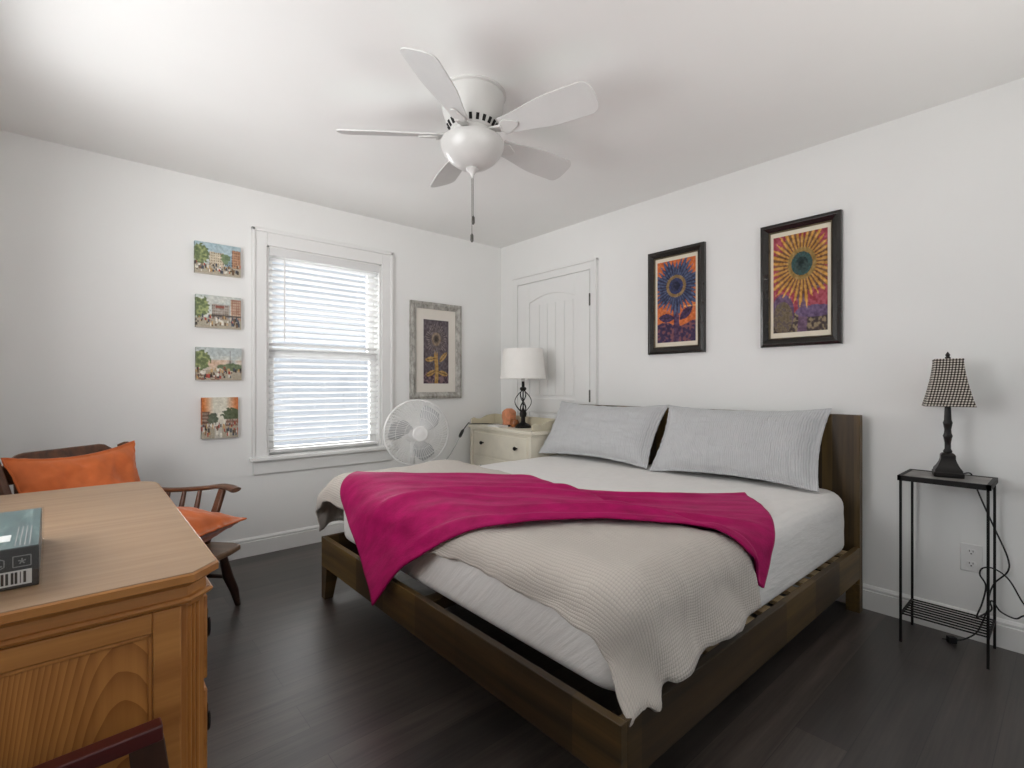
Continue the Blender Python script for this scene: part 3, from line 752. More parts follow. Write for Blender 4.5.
for k in range(3):
    mb = MB(); P = []
    for i in range(9):
        t = i / 8; r = 0.045 + 0.155 * t; row = []
        for j in range(7):
            s_ = j / 6 - 0.5; wd = (0.55 + 0.55 * math.sin(PI * min(1, t * 0.9 + 0.1))) ; a = s_ * wd + 0.35 * t
            row.append((-s_ * 0.05 + 0.004, r * math.cos(a), r * math.sin(a)))
        P.append(row)
    mb.grid(P); mb.mul(T(0.0, 0, PZ) @ RX(2 * PI * k / 3 + 0.62)); o = mb.build('blade', 'fan_blade', pf, world=False)
    so = o.modifiers.new('thickness', 'SOLIDIFY'); so.thickness = 0.003
mb = MB().lathe([(0.05, 0), (0.075, 0.03), (0.08, 0.07), (0.06, 0.12), (0.0, 0.135)], 24); mb.mul(T(-0.07, 0, PZ) @ RY(-PI/2)); mb.build('motor_housing', 'white_plastic', pf, world=False)
mb = MB(); mb.tube([(-0.12, 0, PZ - 0.02), (-0.12, 0, 0.62), (-0.12, 0, 0.04)], [0.02, 0.018, 0.018], 14); mb.build('pole', 'white_plastic', pf, world=False)
mb = MB().lathe([(0.20, 0), (0.205, 0.012), (0.18, 0.03), (0.06, 0.045), (0.03, 0.07), (0, 0.07)], 40, (-0.12, 0, 0)); mb.build('base', 'white_plastic', pf, world=False)

# cord from the fan up to the chest top
c1 = P_ch(xf - 0.006, 0.40, CZ + 0.004)
path = spline([(-1.05, -0.49, 0.50), (-0.93, -0.46, 0.56), (-0.84, -0.44, 0.645), (-0.76, -0.40, 0.72), (-0.70, -0.36, 0.765), (-0.62, -0.30, 0.80), (-0.55, -0.24, 0.817), (c1[0] - 0.015, c1[1], CZ + 0.006), P_ch(xf + 0.05, 0.39, CZ + 0.005), P_ch(0.02, 0.30, CZ + 0.005), P_ch(0.06, 0.16, CZ + 0.005)], 6)
co = thing('power_cord', 'thin cord with black inline plug stretched from the fan to the cream chest', 'cord', path[0])
k0 = 18
MB().tube(path[:k0 + 1], 0.0042, 6).build('pale_cable', 'cable_white', co)
MB().tube(path[k0:k0 + 9], [0.006, 0.012, 0.013, 0.013, 0.013, 0.013, 0.012, 0.008, 0.005], 8).build('plug', 'cable', co)
MB().tube(path[k0 + 8:], 0.0045, 6).build('black_cable', 'cable', co)

# ------------------------------------------------------------------ ceiling fan
FX, FY = -1.686, -1.827
fan = thing('ceiling_fan', 'white flush mount ceiling fan with five blades and bowl light', 'ceiling fan', (FX, FY, H))
MB().lathe([(0.152, 0.0), (0.152, -0.008), (0.142, -0.012), (0.141, -0.04), (0.136, -0.075), (0.124, -0.112), (0.108, -0.142), (0.099, -0.156), (0.094, -0.164), (0.0, -0.164)], 48).build('housing', 'fan_white', fan, world=False)
mb = MB()
for k in range(22):
    a = 2 * PI * k / 22; s0 = len(mb.v); mb.box((-0.004, -0.0065, -0.013), (0.004, 0.0065, 0.013)); mb.mul(RZ(a) @ T(0.1055, 0, -0.146) @ RY(0.56), s0)
mb.build('vent_slots', 'dark_slot', fan, world=False)
MB().lathe([(0.090, -0.163), (0.092, -0.172), (0.090, -0.186), (0.070, -0.190), (0.0, -0.190)], 40).build('motor', 'fan_white', fan, world=False)
MB().lathe([(0.066, -0.186), (0.104, -0.190), (0.114, -0.196), (0.114, -0.203), (0.0, -0.203)], 40).build('light_fitter', 'fan_white', fan, world=False)
MB().lathe([(0.114, -0.198), (0.136, -0.207), (0.143, -0.220), (0.141, -0.238), (0.129, -0.265), (0.106, -0.293), (0.075, -0.316), (0.04, -0.328), (0.0, -0.331)], 48).build('light_bowl', 'frost', fan, world=False)
MB().lathe([(0.0, -0.324), (0.026, -0.327), (0.030, -0.335), (0.018, -0.344), (0.010, -0.354), (0.007, -0.370), (0.0, -0.374)], 20).build('finial', 'fan_white', fan, world=False)
for (cx, cy, zb) in ((0.004, 0.0, -0.545), (0.0, 0.004, -0.625)):
    mb = MB(); mb.tube([(cx, cy, -0.372), (cx, cy, zb)], 0.0015, 5); o = mb.build('pull_chain', 'steel', fan, world=False)
    MB().lathe([(0.002, 0.0), (0.007, -0.008), (0.0075, -0.032), (0.004, -0.040)], 10, (cx, cy, zb + 0.005)).build('pull_knob', 'steel', o, world=False)
PITCH = -0.36
for k in range(5):
    a = math.radians(-1.3 + 72 * k)
    out = []
    N = 14
    def half(t): return 0.044 + 0.032 * smooth01(t * 1.5)
    for i in range(N + 1):
        t = i / N; out.append((0.158 + 0.393 * t, -half(t)))
    for i in range(1, 12):
        b_ = -PI / 2 + PI * i / 12; out.append((0.551 + 0.042 * math.cos(b_), 0.076 * math.sin(b_) * (abs(math.sin(b_)) ** -0.35 if abs(math.sin(b_)) > .05 else 1)))
    for i in range(N, -1, -1):
        t = i / N; out.append((0.158 + 0.393 * t, half(t)))
    m4 = RZ(a) @ T(0, 0, -0.183) @ RX(PITCH)
    mb = MB().prism(out, -0.003, 0.003); mb.mul(m4); bd = mb.build('blade', 'fan_blade_white', fan, world=False, bevel=0.0015)
    mb = MB(); mb.prism([(0.150, -0.014), (0.165, -0.030), (0.185, -0.036), (0.235, -0.012), (0.242, 0), (0.235, 0.012), (0.185, 0.036), (0.165, 0.030), (0.150, 0.014)], -0.012, -0.004)
    mb.mul(m4); s0 = len(mb.v)
    mb.bar((0.080, 0, -0.178), (0.165, 0, -0.191), 0.03, 0.010, w2=0.05); mb.mul(RZ(a), s0)
    mb.build('blade_bracket', 'fan_white', bd, world=False, bevel=0.002)

# ------------------------------------------------------------------ painted pictures
rng = np.random.default_rng(11)
def sm_noise(h, w, s):
    g = rng.random((h // s + 3, w // s + 3)); yy, xx = np.mgrid[0:h, 0:w] / s; y0, x0 = yy.astype(int), xx.astype(int); fy, fx = yy - y0, xx - x0
    return (g[y0, x0]*(1-fx)+g[y0, x0+1]*fx)*(1-fy) + (g[y0+1, x0]*(1-fx)+g[y0+1, x0+1]*fx)*fy
def blend(img, mask, c): 
    m = np.clip(mask, 0, 1)[..., None]; img[:] = img * (1 - m) + np.array(c, float) * m
def uvgrid(h, w):
    yy, xx = np.mgrid[0:h, 0:w]; return xx / (w - 1), 1 - yy / (h - 1)      # v up
def picture_grid(img, org, ex, ez):
    """a mesh with one vertex per paint dab; org bottom-left, ex and ez span the picture"""
    h, w, _ = img.shape; org, ex, ez = Vector(org), Vector(ex), Vector(ez); mb = MB()
    P = [[org + ex * (j / (w - 1)) + ez * (1 - i / (h - 1)) for i in range(h)] for j in range(w)]
    mb.grid(P); return mb, [img[i, j] for j in range(w) for i in range(h)]
def apply_paint(o, cols):
    a = o.data.color_attributes.new('paint', 'FLOAT_COLOR', 'POINT'); buf = []
    for c in cols: buf += lin(np.clip(c, 0, 255))
    a.data.foreach_set('color', buf)
def street(kind):
    h, w = 58, 78; 
    if kind == 3: h, w = 78, 60
    u, v = uvgrid(h, w); img = np.zeros((h, w, 3)); n1, n2 = sm_noise(h, w, 9), sm_noise(h, w, 3)
    img[:] = (186, 198, 200); blend(img, n1 * 0.8, (222, 222, 212))
    if kind == 0: blend(img, (v > 0.6) * 0.6, (140, 178, 200))
    if kind == 2: blend(img, (v < 0.62) * n1, (214, 170, 140)); blend(img, (v > 0.75) * 0.5, (170, 184, 190))
    if kind == 3:
        img[:] = (226, 222, 206); blend(img, np.clip(1 - np.abs(u - 0.0) / 0.32, 0, 1) * (v > 0.35), (206, 92, 22)); blend(img, np.clip(1 - np.abs(u - 1.0) / 0.34, 0, 1) * (v > 0.35), (200, 84, 20))
    road = v < 0.30; blend(img, road * 0.9, (196, 186, 164)); blend(img, road * n2 * 0.7, (120, 108, 92))
    if kind in (0, 1, 2):
        tree = np.hypot((u - 0.10) / 0.20, (v - 0.62) / 0.30) + 0.5 * (n2 - 0.5) < 1; blend(img, tree * 0.95, (92, 110, 66)); blend(img, tree * (n2 > 0.6) * 0.8, (146, 158, 92))
    def house(a, b, top, c, wc):
        mk = (u > a) & (u < b) & (v > 0.28) & (v < top + 0.03 * (n2 - .5)); blend(img, mk * 0.9, c)
        win_ = mk & ((np.floor((u - a) * 42) % 2) == 0) & ((np.floor(v * 24) % 2) == 0); blend(img, win_ * 0.7, wc)
    if kind == 0:
        house(0.30, 0.62, 0.72, (206, 190, 162), (110, 92, 74)); house(0.64, 0.80, 0.66, (120, 150, 168), (60, 74, 84)); house(0.80, 0.99, 0.86, (178, 120, 84), (90, 56, 40))
        t2 = np.hypot((u - 0.66) / 0.10, (v - 0.55) / 0.16) + .5 * (n2 - .5) < 1; blend(img, t2 * 0.85, (96, 122, 80))
    if kind == 1:
        house(0.34, 0.74, 0.74, (164, 150, 140), (84, 70, 64)); house(0.76, 0.99, 0.92, (150, 96, 74), (232, 214, 190))
        blend(img, ((u > 0.30) & (v > 0.36) & (v < 0.42)) * 0.9, (52, 48, 46)); blend(img, ((u > .42) & (u < .62) & (v > .62) & (v < .7)) * .8, (140, 56, 44))
    if kind == 2:
        tower = (np.abs(u - 0.74) < 0.012 + 0.05 * np.clip(0.62 - v, 0, 1)) & (v < 0.90) & (v > 0.36); blend(img, tower * 0.85, (96, 88, 84))
        hedge = np.hypot((u - 0.78) / 0.30, (v - 0.40) / 0.11) + .4 * (n2 - .5) < 1; blend(img, hedge * 0.9, (82, 104, 70))
        blend(img, (v < 0.16) * (u < 0.5) * (n2 > 0.5) * 0.9, (112, 62, 44))
    if kind == 3:
        house(0.0, 0.22, 0.66, (92, 62, 52), (196, 180, 160)); t2 = np.hypot((u - 0.80) / 0.24, (v - 0.56) / 0.18) + .6 * (n2 - .5) < 1; blend(img, t2 * 0.95, (62, 78, 50))
        house(0.66, 1.0, 0.46, (116, 78, 66), (210, 196, 180)); blend(img, (np.abs(u - 0.45) < 0.10) * (v < 0.36) * 0.8, (206, 204, 196)); t3 = np.hypot((u - 0.3) / 0.14, (v - 0.46) / 0.14) + .6 * (n2 - .5) < 1; blend(img, t3 * .9, (70, 84, 66))
    pal = [(40, 34, 32), (168, 50, 40), (230, 226, 214), (52, 60, 78), (190, 150, 96), (96, 70, 50)]
    for _ in range(70):
        a, b = rng.random(), 0.08 + 0.28 * rng.random(); s_ = 0.010 + 0.014 * rng.random()
        blend(img, (np.abs(u - a) < s_) & (np.abs(v - b) < s_ * 2.4), pal[rng.integers(len(pal))])
    img = img * 0.80 + np.array((182, 176, 160)) * 0.20
    img += (n2[..., None] - 0.5) * 34 + (rng.random((h, w, 1)) - 0.5) * 22
    return img
def canvas(kind, x0, x1, z0, z1, lab):
    img = street(kind); t = thing('canvas_painting', lab, 'painting', ((x0 + x1) / 2, 0, z0), 0, 'small canvases beside the window')
    MB().box((x0, -0.030, z0), (x1, -0.001, z1)).build('stretched_canvas', 'mat_white', t, bevel=0.002)
    mb, cols = picture_grid(img, (x0, -0.0312, z0), (x1 - x0, 0, 0), (0, 0, z1 - z0)); o = mb.build('painted_face', 'paint', t); apply_paint(o, cols)
    h, w, _ = img.shape     # painted edge facing the camera
    mb = MB(); mb.grid([[(x0 - 0.0008, -0.0312 + 0.03 * k / 3, z0 + (z1 - z0) * (1 - i / (h - 1))) for i in range(h)] for k in range(4)]); o = mb.build('painted_edge', 'paint', t); apply_paint(o, [img[i, 0] * 0.9 for k in range(4) for i in range(h)])
canvas(0, -2.487, -2.232, 1.836, 2.031, 'topmost of the four small canvases, a street with blue and red houses')
canvas(1, -2.482, -2.230, 1.497, 1.702, 'second canvas from the top, a grey street scene with dark awning')
canvas(2, -2.480, -2.228, 1.167, 1.373, 'third canvas from the top, a park scene with a distant tower')
canvas(3, -2.450, -2.248, 0.798, 1.057, 'lowest small canvas, an upright street scene with orange sky edges')

def sunflower(kind):
    w, h = {0: (70, 120), 1: (74, 140), 2: (86, 140)}[kind]; u, v = uvgrid(h, w); asp = h / w; img = np.zeros((h, w, 3)); n2, n1 = sm_noise(h, w, 3), sm_noise(h, w, 9)
    cx, cy, R0, R1 = {0: (0.5, 0.70, 0.16, 0.42), 1: (0.5, 0.68, 0.24, 0.66), 2: (0.54, 0.69, 0.25, 0.66)}[kind]
    dx, dy = u - cx, (v - cy) * asp; r = np.hypot(dx, dy); th = np.arctan2(dy, dx)
    pet = np.abs(((th * 34 / (2 * PI) + 0.6 * (r - R0)) % 1) - 0.5) * 2          # 0 mid petal, 1 gap
    petal = (r < R1 * (1.0 - 0.30 * pet + 0.10 * np.sin(th * 7) + 0.16 * (n2 - 0.5))) & (r > R0)
    bgc, pc, pd, cc = {0: ((98, 90, 96), (126, 116, 116), (70, 63, 70), (120, 108, 98)), 1: ((226, 116, 54), (64, 78, 112), (38, 42, 74), (48, 58, 106)), 2: ((172, 68, 84), (194, 140, 62), (110, 72, 44), (52, 88, 86))}[kind]
    img[:] = bgc; blend(img, n1 * 0.35, tuple(0.75 * x for x in bgc))
    ground = v < {0: 0.16, 1: 0.22, 2: 0.20}[kind] + 0.03 * np.sin(u * 8)
    gc = {0: (86, 72, 84), 1: (62, 46, 84), 2: (72, 60, 58)}[kind]; blend(img, ground, gc); blend(img, ground * (n2 > 0.55), {0: (120, 96, 100), 1: (112, 62, 70), 2: (128, 112, 84)}[kind])
    stc = {0: (186, 148, 86), 1: (70, 44, 78), 2: (104, 78, 104)}[kind]
    stem = (np.abs(u - cx - 0.02 * np.sin(v * 9)) < {0: 0.07, 1: 0.07, 2: 0.085}[kind]) & (v < cy); blend(img, stem, stc)
    def leaf(px, py, lx_, ly_, rot, c):
        a, b = (u - px), (v - py) * asp; ca, sa = math.cos(rot), math.sin(rot); a, b = a * ca + b * sa, -a * sa + b * ca
        mk = (np.abs(a) < lx_) & (np.abs(b) < ly_ * (1 - (a / lx_) ** 2)); blend(img, mk, c); blend(img, mk & (np.abs(b) < 0.012), tuple(0.6 * x for x in c))
    if kind == 0:
        for px, py, ro in ((0.26, 0.38, 0.12), (0.78, 0.42, 0.7), (0.28, 0.16, 0.35), (0.78, 0.16, -0.2)): leaf(px, py, 0.22, 0.07, ro, (182, 146, 88))
    elif kind == 1:
        for px, py, ro in ((0.25, 0.30, -0.1), (0.76, 0.34, 0.7)): leaf(px, py, 0.22, 0.10, ro, (62, 42, 80))
        blend(img, (np.abs(v - 0.42) < 0.008) * (u > 0.7), (240, 170, 90))
    else:
        b_ = np.hypot((u - 0.18) / 0.22, (v - 0.20) / 0.20) < 1; blend(img, b_, (96, 72, 104)); b2 = np.hypot((u - 0.18) / 0.19, (v - 0.15) / 0.17) < 1; blend(img, b2, (118, 104, 82)); blend(img, b2 * (n2 > .55), (84, 72, 66))
        hill = np.hypot((u - 0.78) / 0.36, (v - 0.20) / 0.06) < 1; blend(img, hill, (96, 76, 112)); leaf(0.84, 0.46, 0.14, 0.06, 0.2, (110, 84, 104))
    blend(img, petal, pc); blend(img, petal * (pet > 0.55), pd); blend(img, petal * (pet < 0.25) * (r > (R0 + R1) / 2) * 0.6, tuple(min(255, x * 1.25) for x in pc))
    ctr = r < R0; blend(img, ctr, cc); blend(img, ctr * (n2 > 0.55) * 0.8, tuple(0.55 * x for x in cc)); ring = np.abs(r - R0 * 0.92) < 0.035; blend(img, ring, {0: (150, 132, 112), 1: (140, 112, 70), 2: (150, 120, 62)}[kind]); blend(img, r < R0 * 0.45, tuple(0.6 * x for x in cc))
    img = img * 0.88 + np.array((84, 70, 64)) * 0.12
    img += (n2[..., None] - 0.5) * 46 + (rng.random((h, w, 1)) - 0.5) * 16
    return img
def framed(kind, wall, a0, a1, z0, z1, fw, mx, mzt, mzb, lab, fmat, matmat, lip, group):
    """frame, lip, mat board and print; a runs left to right as seen from the room"""
    loc = ((a0 + a1) / 2, 0, z0) if wall == 'A' else (0, (a0 + a1) / 2, z0)
    t = thing('framed_print', lab, 'picture', loc, 0, group)
    def W3(a, d, z): return (a, -d, z) if wall == 'A' else (-d, a, z)
    def ring(name, i0, i1, dep0, dep1, mat):
        s = 1 if a1 > a0 else -1
        o0 = [(a0 + s * i0, z0 + i0), (a1 - s * i0, z0 + i0), (a1 - s * i0, z1 - i0), (a0 + s * i0, z1 - i0)]
        o1 = [(a0 + s * i1, z0 + i1), (a1 - s * i1, z0 + i1), (a1 - s * i1, z1 - i1), (a0 + s * i1, z1 - i1)]
        im = [(p[0] * 0.6 + q[0] * 0.4, p[1] * 0.6 + q[1] * 0.4) for p, q in zip(o0, o1)]
        L = [[W3(a, 0.001, z) for a, z in o0], [W3(a, dep0, z) for a, z in o0], [W3(a, dep0 + 0.006, z) for a, z in im], [W3(a, dep1, z) for a, z in o1], [W3(a, 0.004, z) for a, z in o1]]
        mb = MB().rings(L, cap=False); n = len(L)
        mb.f += [(i, (i + 1) % 4, 4 * (n - 1) + (i + 1) % 4, 4 * (n - 1) + i) for i in range(4)]
        mb.build(name, mat, t, smooth=False, bevel=0.0015)
    ring('frame', 0, fw, 0.026, 0.018, fmat)
    if lip: ring('inner_lip', fw, fw + 0.007, 0.016, 0.014, lip)
    s = 1 if a1 > a0 else -1
    MB().box(W3(a0 + s * fw * 0.6, 0.002, z0 + fw * 0.6), W3(a1 - s * fw * 0.6, 0.008, z1 - fw * 0.6)).build('mat_board', matmat, t)
    p0, p1 = a0 + s * mx, a1 - s * mx
    mb, cols = picture_grid(sunflower(kind), W3(p0, 0.0092, z0 + mzb), Vector(W3(p1, 0, 0)) - Vector(W3(p0, 0, 0)), (0, 0, z1 - z0 - mzt - mzb))
    o = mb.build('art_print', 'paint', t); apply_paint(o, cols)
framed(0, 'A', -0.98, -0.474, 1.020, 1.835, 0.055, 0.128, 0.145, 0.128, 'silver framed sunflower print in greys between window and corner', 'silver', 'mat_white', None, 'framed sunflower prints')
framed(1, 'B', -1.640, -2.054, 1.347, 2.051, 0.043, 0.066, 0.075, 0.078, 'black framed dark blue sunflower on orange, beside the closet door', 'frame_black', 'mat', 'frame_lip', 'framed sunflower prints')
framed(2, 'B', -2.400, -2.806, 1.354, 2.054, 0.043, 0.066, 0.075, 0.078, 'black framed yellow sunflower on red above the near pillow', 'frame_black', 'mat', 'frame_lip', 'framed sunflower prints')

# ------------------------------------------------------------------ slim table, lamp, cord, outlet
tb = thing('side_table', 'slim black metal side table with grey top against the right wall', 'table', (-0.16, -3.24, 0))
tx0, tx1, ty0, ty1, TZ = -0.290, -0.035, -3.392, -3.092, 0.737
mb = MB(); mb.box((tx0, ty0, TZ - 0.022), (tx1, ty0 + 0.014, TZ)); mb.box((tx0, ty1 - 0.014, TZ - 0.022), (tx1, ty1, TZ)); mb.box((tx0, ty0, TZ - 0.022), (tx0 + 0.014, ty1, TZ)); mb.box((tx1 - 0.014, ty0, TZ - 0.022), (tx1, ty1, TZ))
mb.build('top_frame', 'black', tb)
MB().box((tx0 + 0.014, ty0 + 0.014, TZ - 0.016), (tx1 - 0.014, ty1 - 0.014, TZ - 0.002)).build('top_panel', 'slate', tb)
for x in (tx0 + 0.012, tx1 - 0.010):
    for y in (ty0 + 0.010, ty1 - 0.010):
        MB().box((x - 0.0045, y - 0.0045, 0), (x + 0.0045, y + 0.0045, TZ - 0.02)).build('leg', 'black', tb)
mb = MB()
for y in (ty0 + 0.010, ty1 - 0.010): mb.box((tx0 + 0.012, y - 0.004, 0.116), (tx1 - 0.01, y + 0.004, 0.126))
for k in range(8):
    x = tx0 + 0.02 + k * (tx1 - tx0 - 0.038) / 7; mb.tube([(x, ty0 + 0.006, 0.124), (x, ty1 - 0.006, 0.124)], 0.0035, 6)
mb.build('wire_shelf', 'black', tb)
lm = thing('accent_lamp', 'dark turned post lamp with houndstooth shade on the slim side table', 'lamp', (-0.15, -3.243, TZ), math.radians(13))
mb = MB()
def sq(h, z): return [(-h, -h, z), (h, -h, z), (h, h, z), (-h, h, z)]
mb.rings([sq(0.050, 0), sq(0.050, 0.018), sq(0.046, 0.023), sq(0.046, 0.030), sq(0.037, 0.044), sq(0.029, 0.062), sq(0.025, 0.076), sq(0.025, 0.094), sq(0.018, 0.102)])
mb.build('base', 'bronze', lm, world=False, bevel=0.003)
MB().lathe([(0.014, 0.100), (0.016, 0.110), (0.011, 0.120), (0.011, 0.145), (0.014, 0.166), (0.017, 0.176), (0.013, 0.188), (0.012, 0.205), (0.015, 0.224), (0.017, 0.234), (0.013, 0.246), (0.011, 0.30), (0.010, 0.33), (0.0, 0.33)], 12).build('post', 'bronze', lm, world=False)
mb = MB(); L = []
for i in range(11):
    t = i / 10; h = 0.047 + 0.036 * (1 - t) ** 1.5; L.append(sq(h, 0.306 + 0.207 * t))
L2 = [[(x * 0.985, y * 0.985, z) for x, y, z in q] for q in L]
mb.rings(L + L2[::-1], cap=False); n_ = len(mb.v) // 4; mb.f += [(4*(n_-1)+i, 4*(n_-1)+(i+1)%4, (i+1)%4, i) for i in range(4)]
mb.build('lamp_shade', 'houndstooth', lm, world=False, angle=25)
MB().lathe([(0.004, 0.32), (0.004, 0.512), (0.010, 0.514), (0.010, 0.520), (0.006, 0.524), (0.009, 0.531), (0.004, 0.540), (0.0, 0.546)], 12).build('finial', 'bronze', lm, world=False)
mb = MB()
for a in (PI/4, PI*0.75, -PI/4, -PI*0.75): mb.tube([(0, 0, 0.505), (0.068 * math.cos(a), 0.068 * math.sin(a), 0.509)], 0.002, 5)
mb.build('shade_spider', 'bronze', lm, world=False)
cA = [(-0.10, -3.262, TZ + 0.004), (-0.055, -3.285, TZ + 0.006), (-0.022, -3.305, TZ + 0.002), (-0.018, -3.321, 0.684), (-0.018, -3.335, 0.64), (-0.018, -3.35, 0.596), (-0.018, -3.38, 0.511), (-0.02, -3.42, 0.397), (-0.02, -3.42, 0.336), (-0.022, -3.38, 0.275), (-0.022, -3.362, 0.207), (-0.022, -3.371, 0.159), (-0.05, -3.345, 0.134), (-0.09, -3.33, 0.133)]
cB = [(-0.09, -3.33, 0.133), (-0.07, -3.345, 0.19), (-0.06, -3.356, 0.266), (-0.06, -3.337, 0.310), (-0.06, -3.347, 0.341), (-0.06, -3.383, 0.347), (-0.06, -3.427, 0.313), (-0.06, -3.468, 0.229), (-0.06, -3.499, 0.195), (-0.06, -3.468, 0.175), (-0.06, -3.444, 0.156), (-0.055, -3.401, 0.169), (-0.05, -3.374, 0.205), (-0.045, -3.36, 0.16), (-0.06, -3.33, 0.06), (-0.09, -3.29, 0.02), (-0.11, -3.262, 0.012)]
lc = thing('lamp_cord', 'black lamp cord hanging in loops behind the slim side table', 'cord', (-0.06, -3.34, 0))
MB().tube(spline(cA[:-1] + cB, 6), 0.0032, 6).build('cable', 'cable', lc)
mb = MB().box((-0.014, -0.012, 0), (0.014, 0.012, 0.026)); mb.tube([(0.012, 0, 0.013), (0.035, 0, 0.013)], 0.002, 5); mb.mul(T(-0.12, -3.252, 0.0) @ RZ(2.2)); mb.build('plug', 'cable', lc)
ou = thing('wall_outlet', 'white double wall outlet low on the right wall', 'outlet', (0, -3.304, 0.36))
MB().box((-0.006, -3.341, 0.298), (0, -3.267, 0.422)).build('cover_plate', 'white_plastic', ou, bevel=0.003)
for z in (0.333, 0.387):
    mb = MB().prism([(-3.304 + 0.017 * math.cos(a), z + max(-0.013, min(0.013, 0.017 * math.sin(a)))) for a in [2*PI*k/24 for k in range(24)]], -0.009, -0.005, 'x'); o = mb.build('socket', 'white_plastic', ou, bevel=0.001)
    mb = MB()
    for dy in (-0.006, 0.006): mb.box((-0.0095, -3.304 + dy - 0.0012, z + 0.001), (-0.008, -3.304 + dy + 0.0012, z + 0.009))
    mb.box((-0.0095, -3.3065, z - 0.009), (-0.008, -3.3015, z - 0.004)); mb.build('slots', 'dark_slot', o)

# ------------------------------------------------------------------ armchair in the corner
fdir = Vector((0.628, -0.778)); CHX, CHY = -2.797, -0.863
chr_rz = math.atan2(fdir.y, fdir.x)
ac = thing('armchair', 'brown wooden spindle armchair in the corner behind the pine dresser', 'chair', (CHX, CHY, 0), chr_rz)
# local: +x faces forward, +y is the far side (towards the window wall)
ss = 0.345
pol = [(0.245, -0.27), (0.27, -0.20), (0.275, 0), (0.27, 0.20), (0.255, 0.285), (0.20, 0.305), (-0.28, 0.27), (-0.31, 0.20), (-0.31, -0.20), (-0.28, -0.27), (0.20, -0.305)]
MB().prism(pol, ss - 0.028, ss).build('seat', 'seat_wood', ac, world=False, bevel=0.008)
for sy in (1, -1):
    mb = MB().tube([(0.19, sy * 0.235, ss - 0.03), (0.175, sy * 0.29, 0.18), (0.170, sy * 0.340, 0.09), (0.168, sy * 0.370, 0.0)], [0.018, 0.024, 0.021, 0.013], 12); mb.build('leg', 'leg_wood', ac, world=False)
    mb = MB().tube([(-0.22, sy * 0.22, ss - 0.03), (-0.26, sy * 0.27, 0.18), (-0.30, sy * 0.30, 0.0)], [0.018, 0.023, 0.013], 12); mb.build('leg', 'leg_wood', ac, world=False)
    mb = MB().tube([(0.176, sy * 0.288, 0.175), (-0.03, sy * 0.285, 0.175), (-0.258, sy * 0.268, 0.175)], [0.009, 0.014, 0.009], 10); mb.build('stretcher', 'leg_wood', ac, world=False)
mb = MB().tube([(-0.03, -0.285, 0.175), (-0.03, 0.285, 0.175)], [0.011, 0.011], 10); mb.build('stretcher', 'leg_wood', ac, world=False)
for sy in (1, -1):
    pts = spline([(-0.40, sy * 0.315, 0.60), (-0.22, sy * 0.335, 0.586), (-0.02, sy * 0.345, 0.600), (0.08, sy * 0.345, 0.614), (0.14, sy * 0.34, 0.612), (0.185, sy * 0.335, 0.600)], 6)
    mb = MB(); s0 = 0
    for i in range(len(pts) - 1):
        pass
    L = []
    for i, p in enumerate(pts):
        t = i / (len(pts) - 1); wd = 0.022 + 0.016 * smooth01((t - 0.35) / 0.4); hh = 0.012
        L.append([(p.x, p.y + wd * math.cos(a), p.z + hh * math.sin(a)) for a in [2 * PI * k / 12 for k in range(12)]])
    mb.rings(L[::-1] if False else L); mb.build('arm', 'chair', ac, world=False, angle=60)
    for xx, tx in ((-0.20, -0.21), (-0.11, -0.115), (-0.02, -0.025)):
        MB().tube([(xx, sy * 0.26, ss - 0.005), (0.5*(xx+tx), sy * 0.295, 0.45), (tx, sy * 0.335, 0.59)], [0.012, 0.015, 0.010], 10).build('spindle', 'chair', ac, world=False)
    MB().bar((0.07, sy * 0.262, ss - 0.005), (0.105, sy * 0.34, 0.605), 0.042, 0.024, up=(0, 1, 0), w2=0.034).build('arm_post', 'chair', ac, world=False, bevel=0.006)
    MB().bar((-0.27, sy * 0.25, ss - 0.005), (-0.44, sy * 0.285, 0.835), 0.06, 0.030, up=(0, 1, 0), w2=0.05).build('back_post', 'chair', ac, world=False, bevel=0.006)
    for yy in (0.08, 0.20): MB().tube([(-0.28, sy * yy * 0.9, ss - 0.005), (-0.415, sy * yy, 0.58), (-0.435, sy * yy, 0.78)], [0.010, 0.012, 0.009], 8).build('spindle', 'chair', ac, world=False)
mb = MB(); P0 = []
poly = []
for i in range(21):
    y = -0.27 + 0.54 * i / 20; e = smooth01((0.27 - abs(y)) / 0.10); poly.append((y, 0.788 + 0.055 * e))
poly += [(0.27, 0.715), (-0.27, 0.715)]
mb.prism(poly, -0.012, 0.012, 'x'); mb.mul(T(-0.438, 0, 0) @ T(0, 0, 0.79) @ RY(-0.22) @ T(0, 0, -0.79)); mb.build('crest_rail', 'chair', ac, world=False, bevel=0.006)
# orange cushions resting on it
m_chair = Matrix.Translation((CHX, CHY, 0)) @ RZ(chr_rz)
def L2W(x, y, z): return m_chair @ Vector((x, y, z))
def cushion(c, ex, ey, w, h, t, lab, sd, pinch, seedw, ex_=0.55):
    R3 = m_chair.to_3x3(); mb, edge = pillow_mesh(w, h, t, frame_mat(L2W(*c), R3 @ Vector(ex), R3 @ Vector(ey)), sd, pinch=pinch, n=30, exp=ex_, wr=seedw)
    o = mb.build('cushion', 'orange', angle=180); tag(o, lab, 'cushion', 'orange cushions on the armchair'); MB().tube(edge, 0.0045, 6, True).build('piping', 'orange', o, world=False)
cushion((-0.325, 0.02, 0.600), (0.02, 1, 0.012), (-0.30, 0.02, 0.95), 0.575, 0.50, 0.075, 'orange cushion standing upright against the armchair back', 2.0, 0.13, 0.014)
cushion((0.025, 0.045, 0.458), (1, 0.02, 0.02), (-0.02, 1, 0.02), 0.50, 0.50, 0.10, 'orange cushion lying flat on the armchair seat', 7.0, 0.09, 0.010, 0.7)

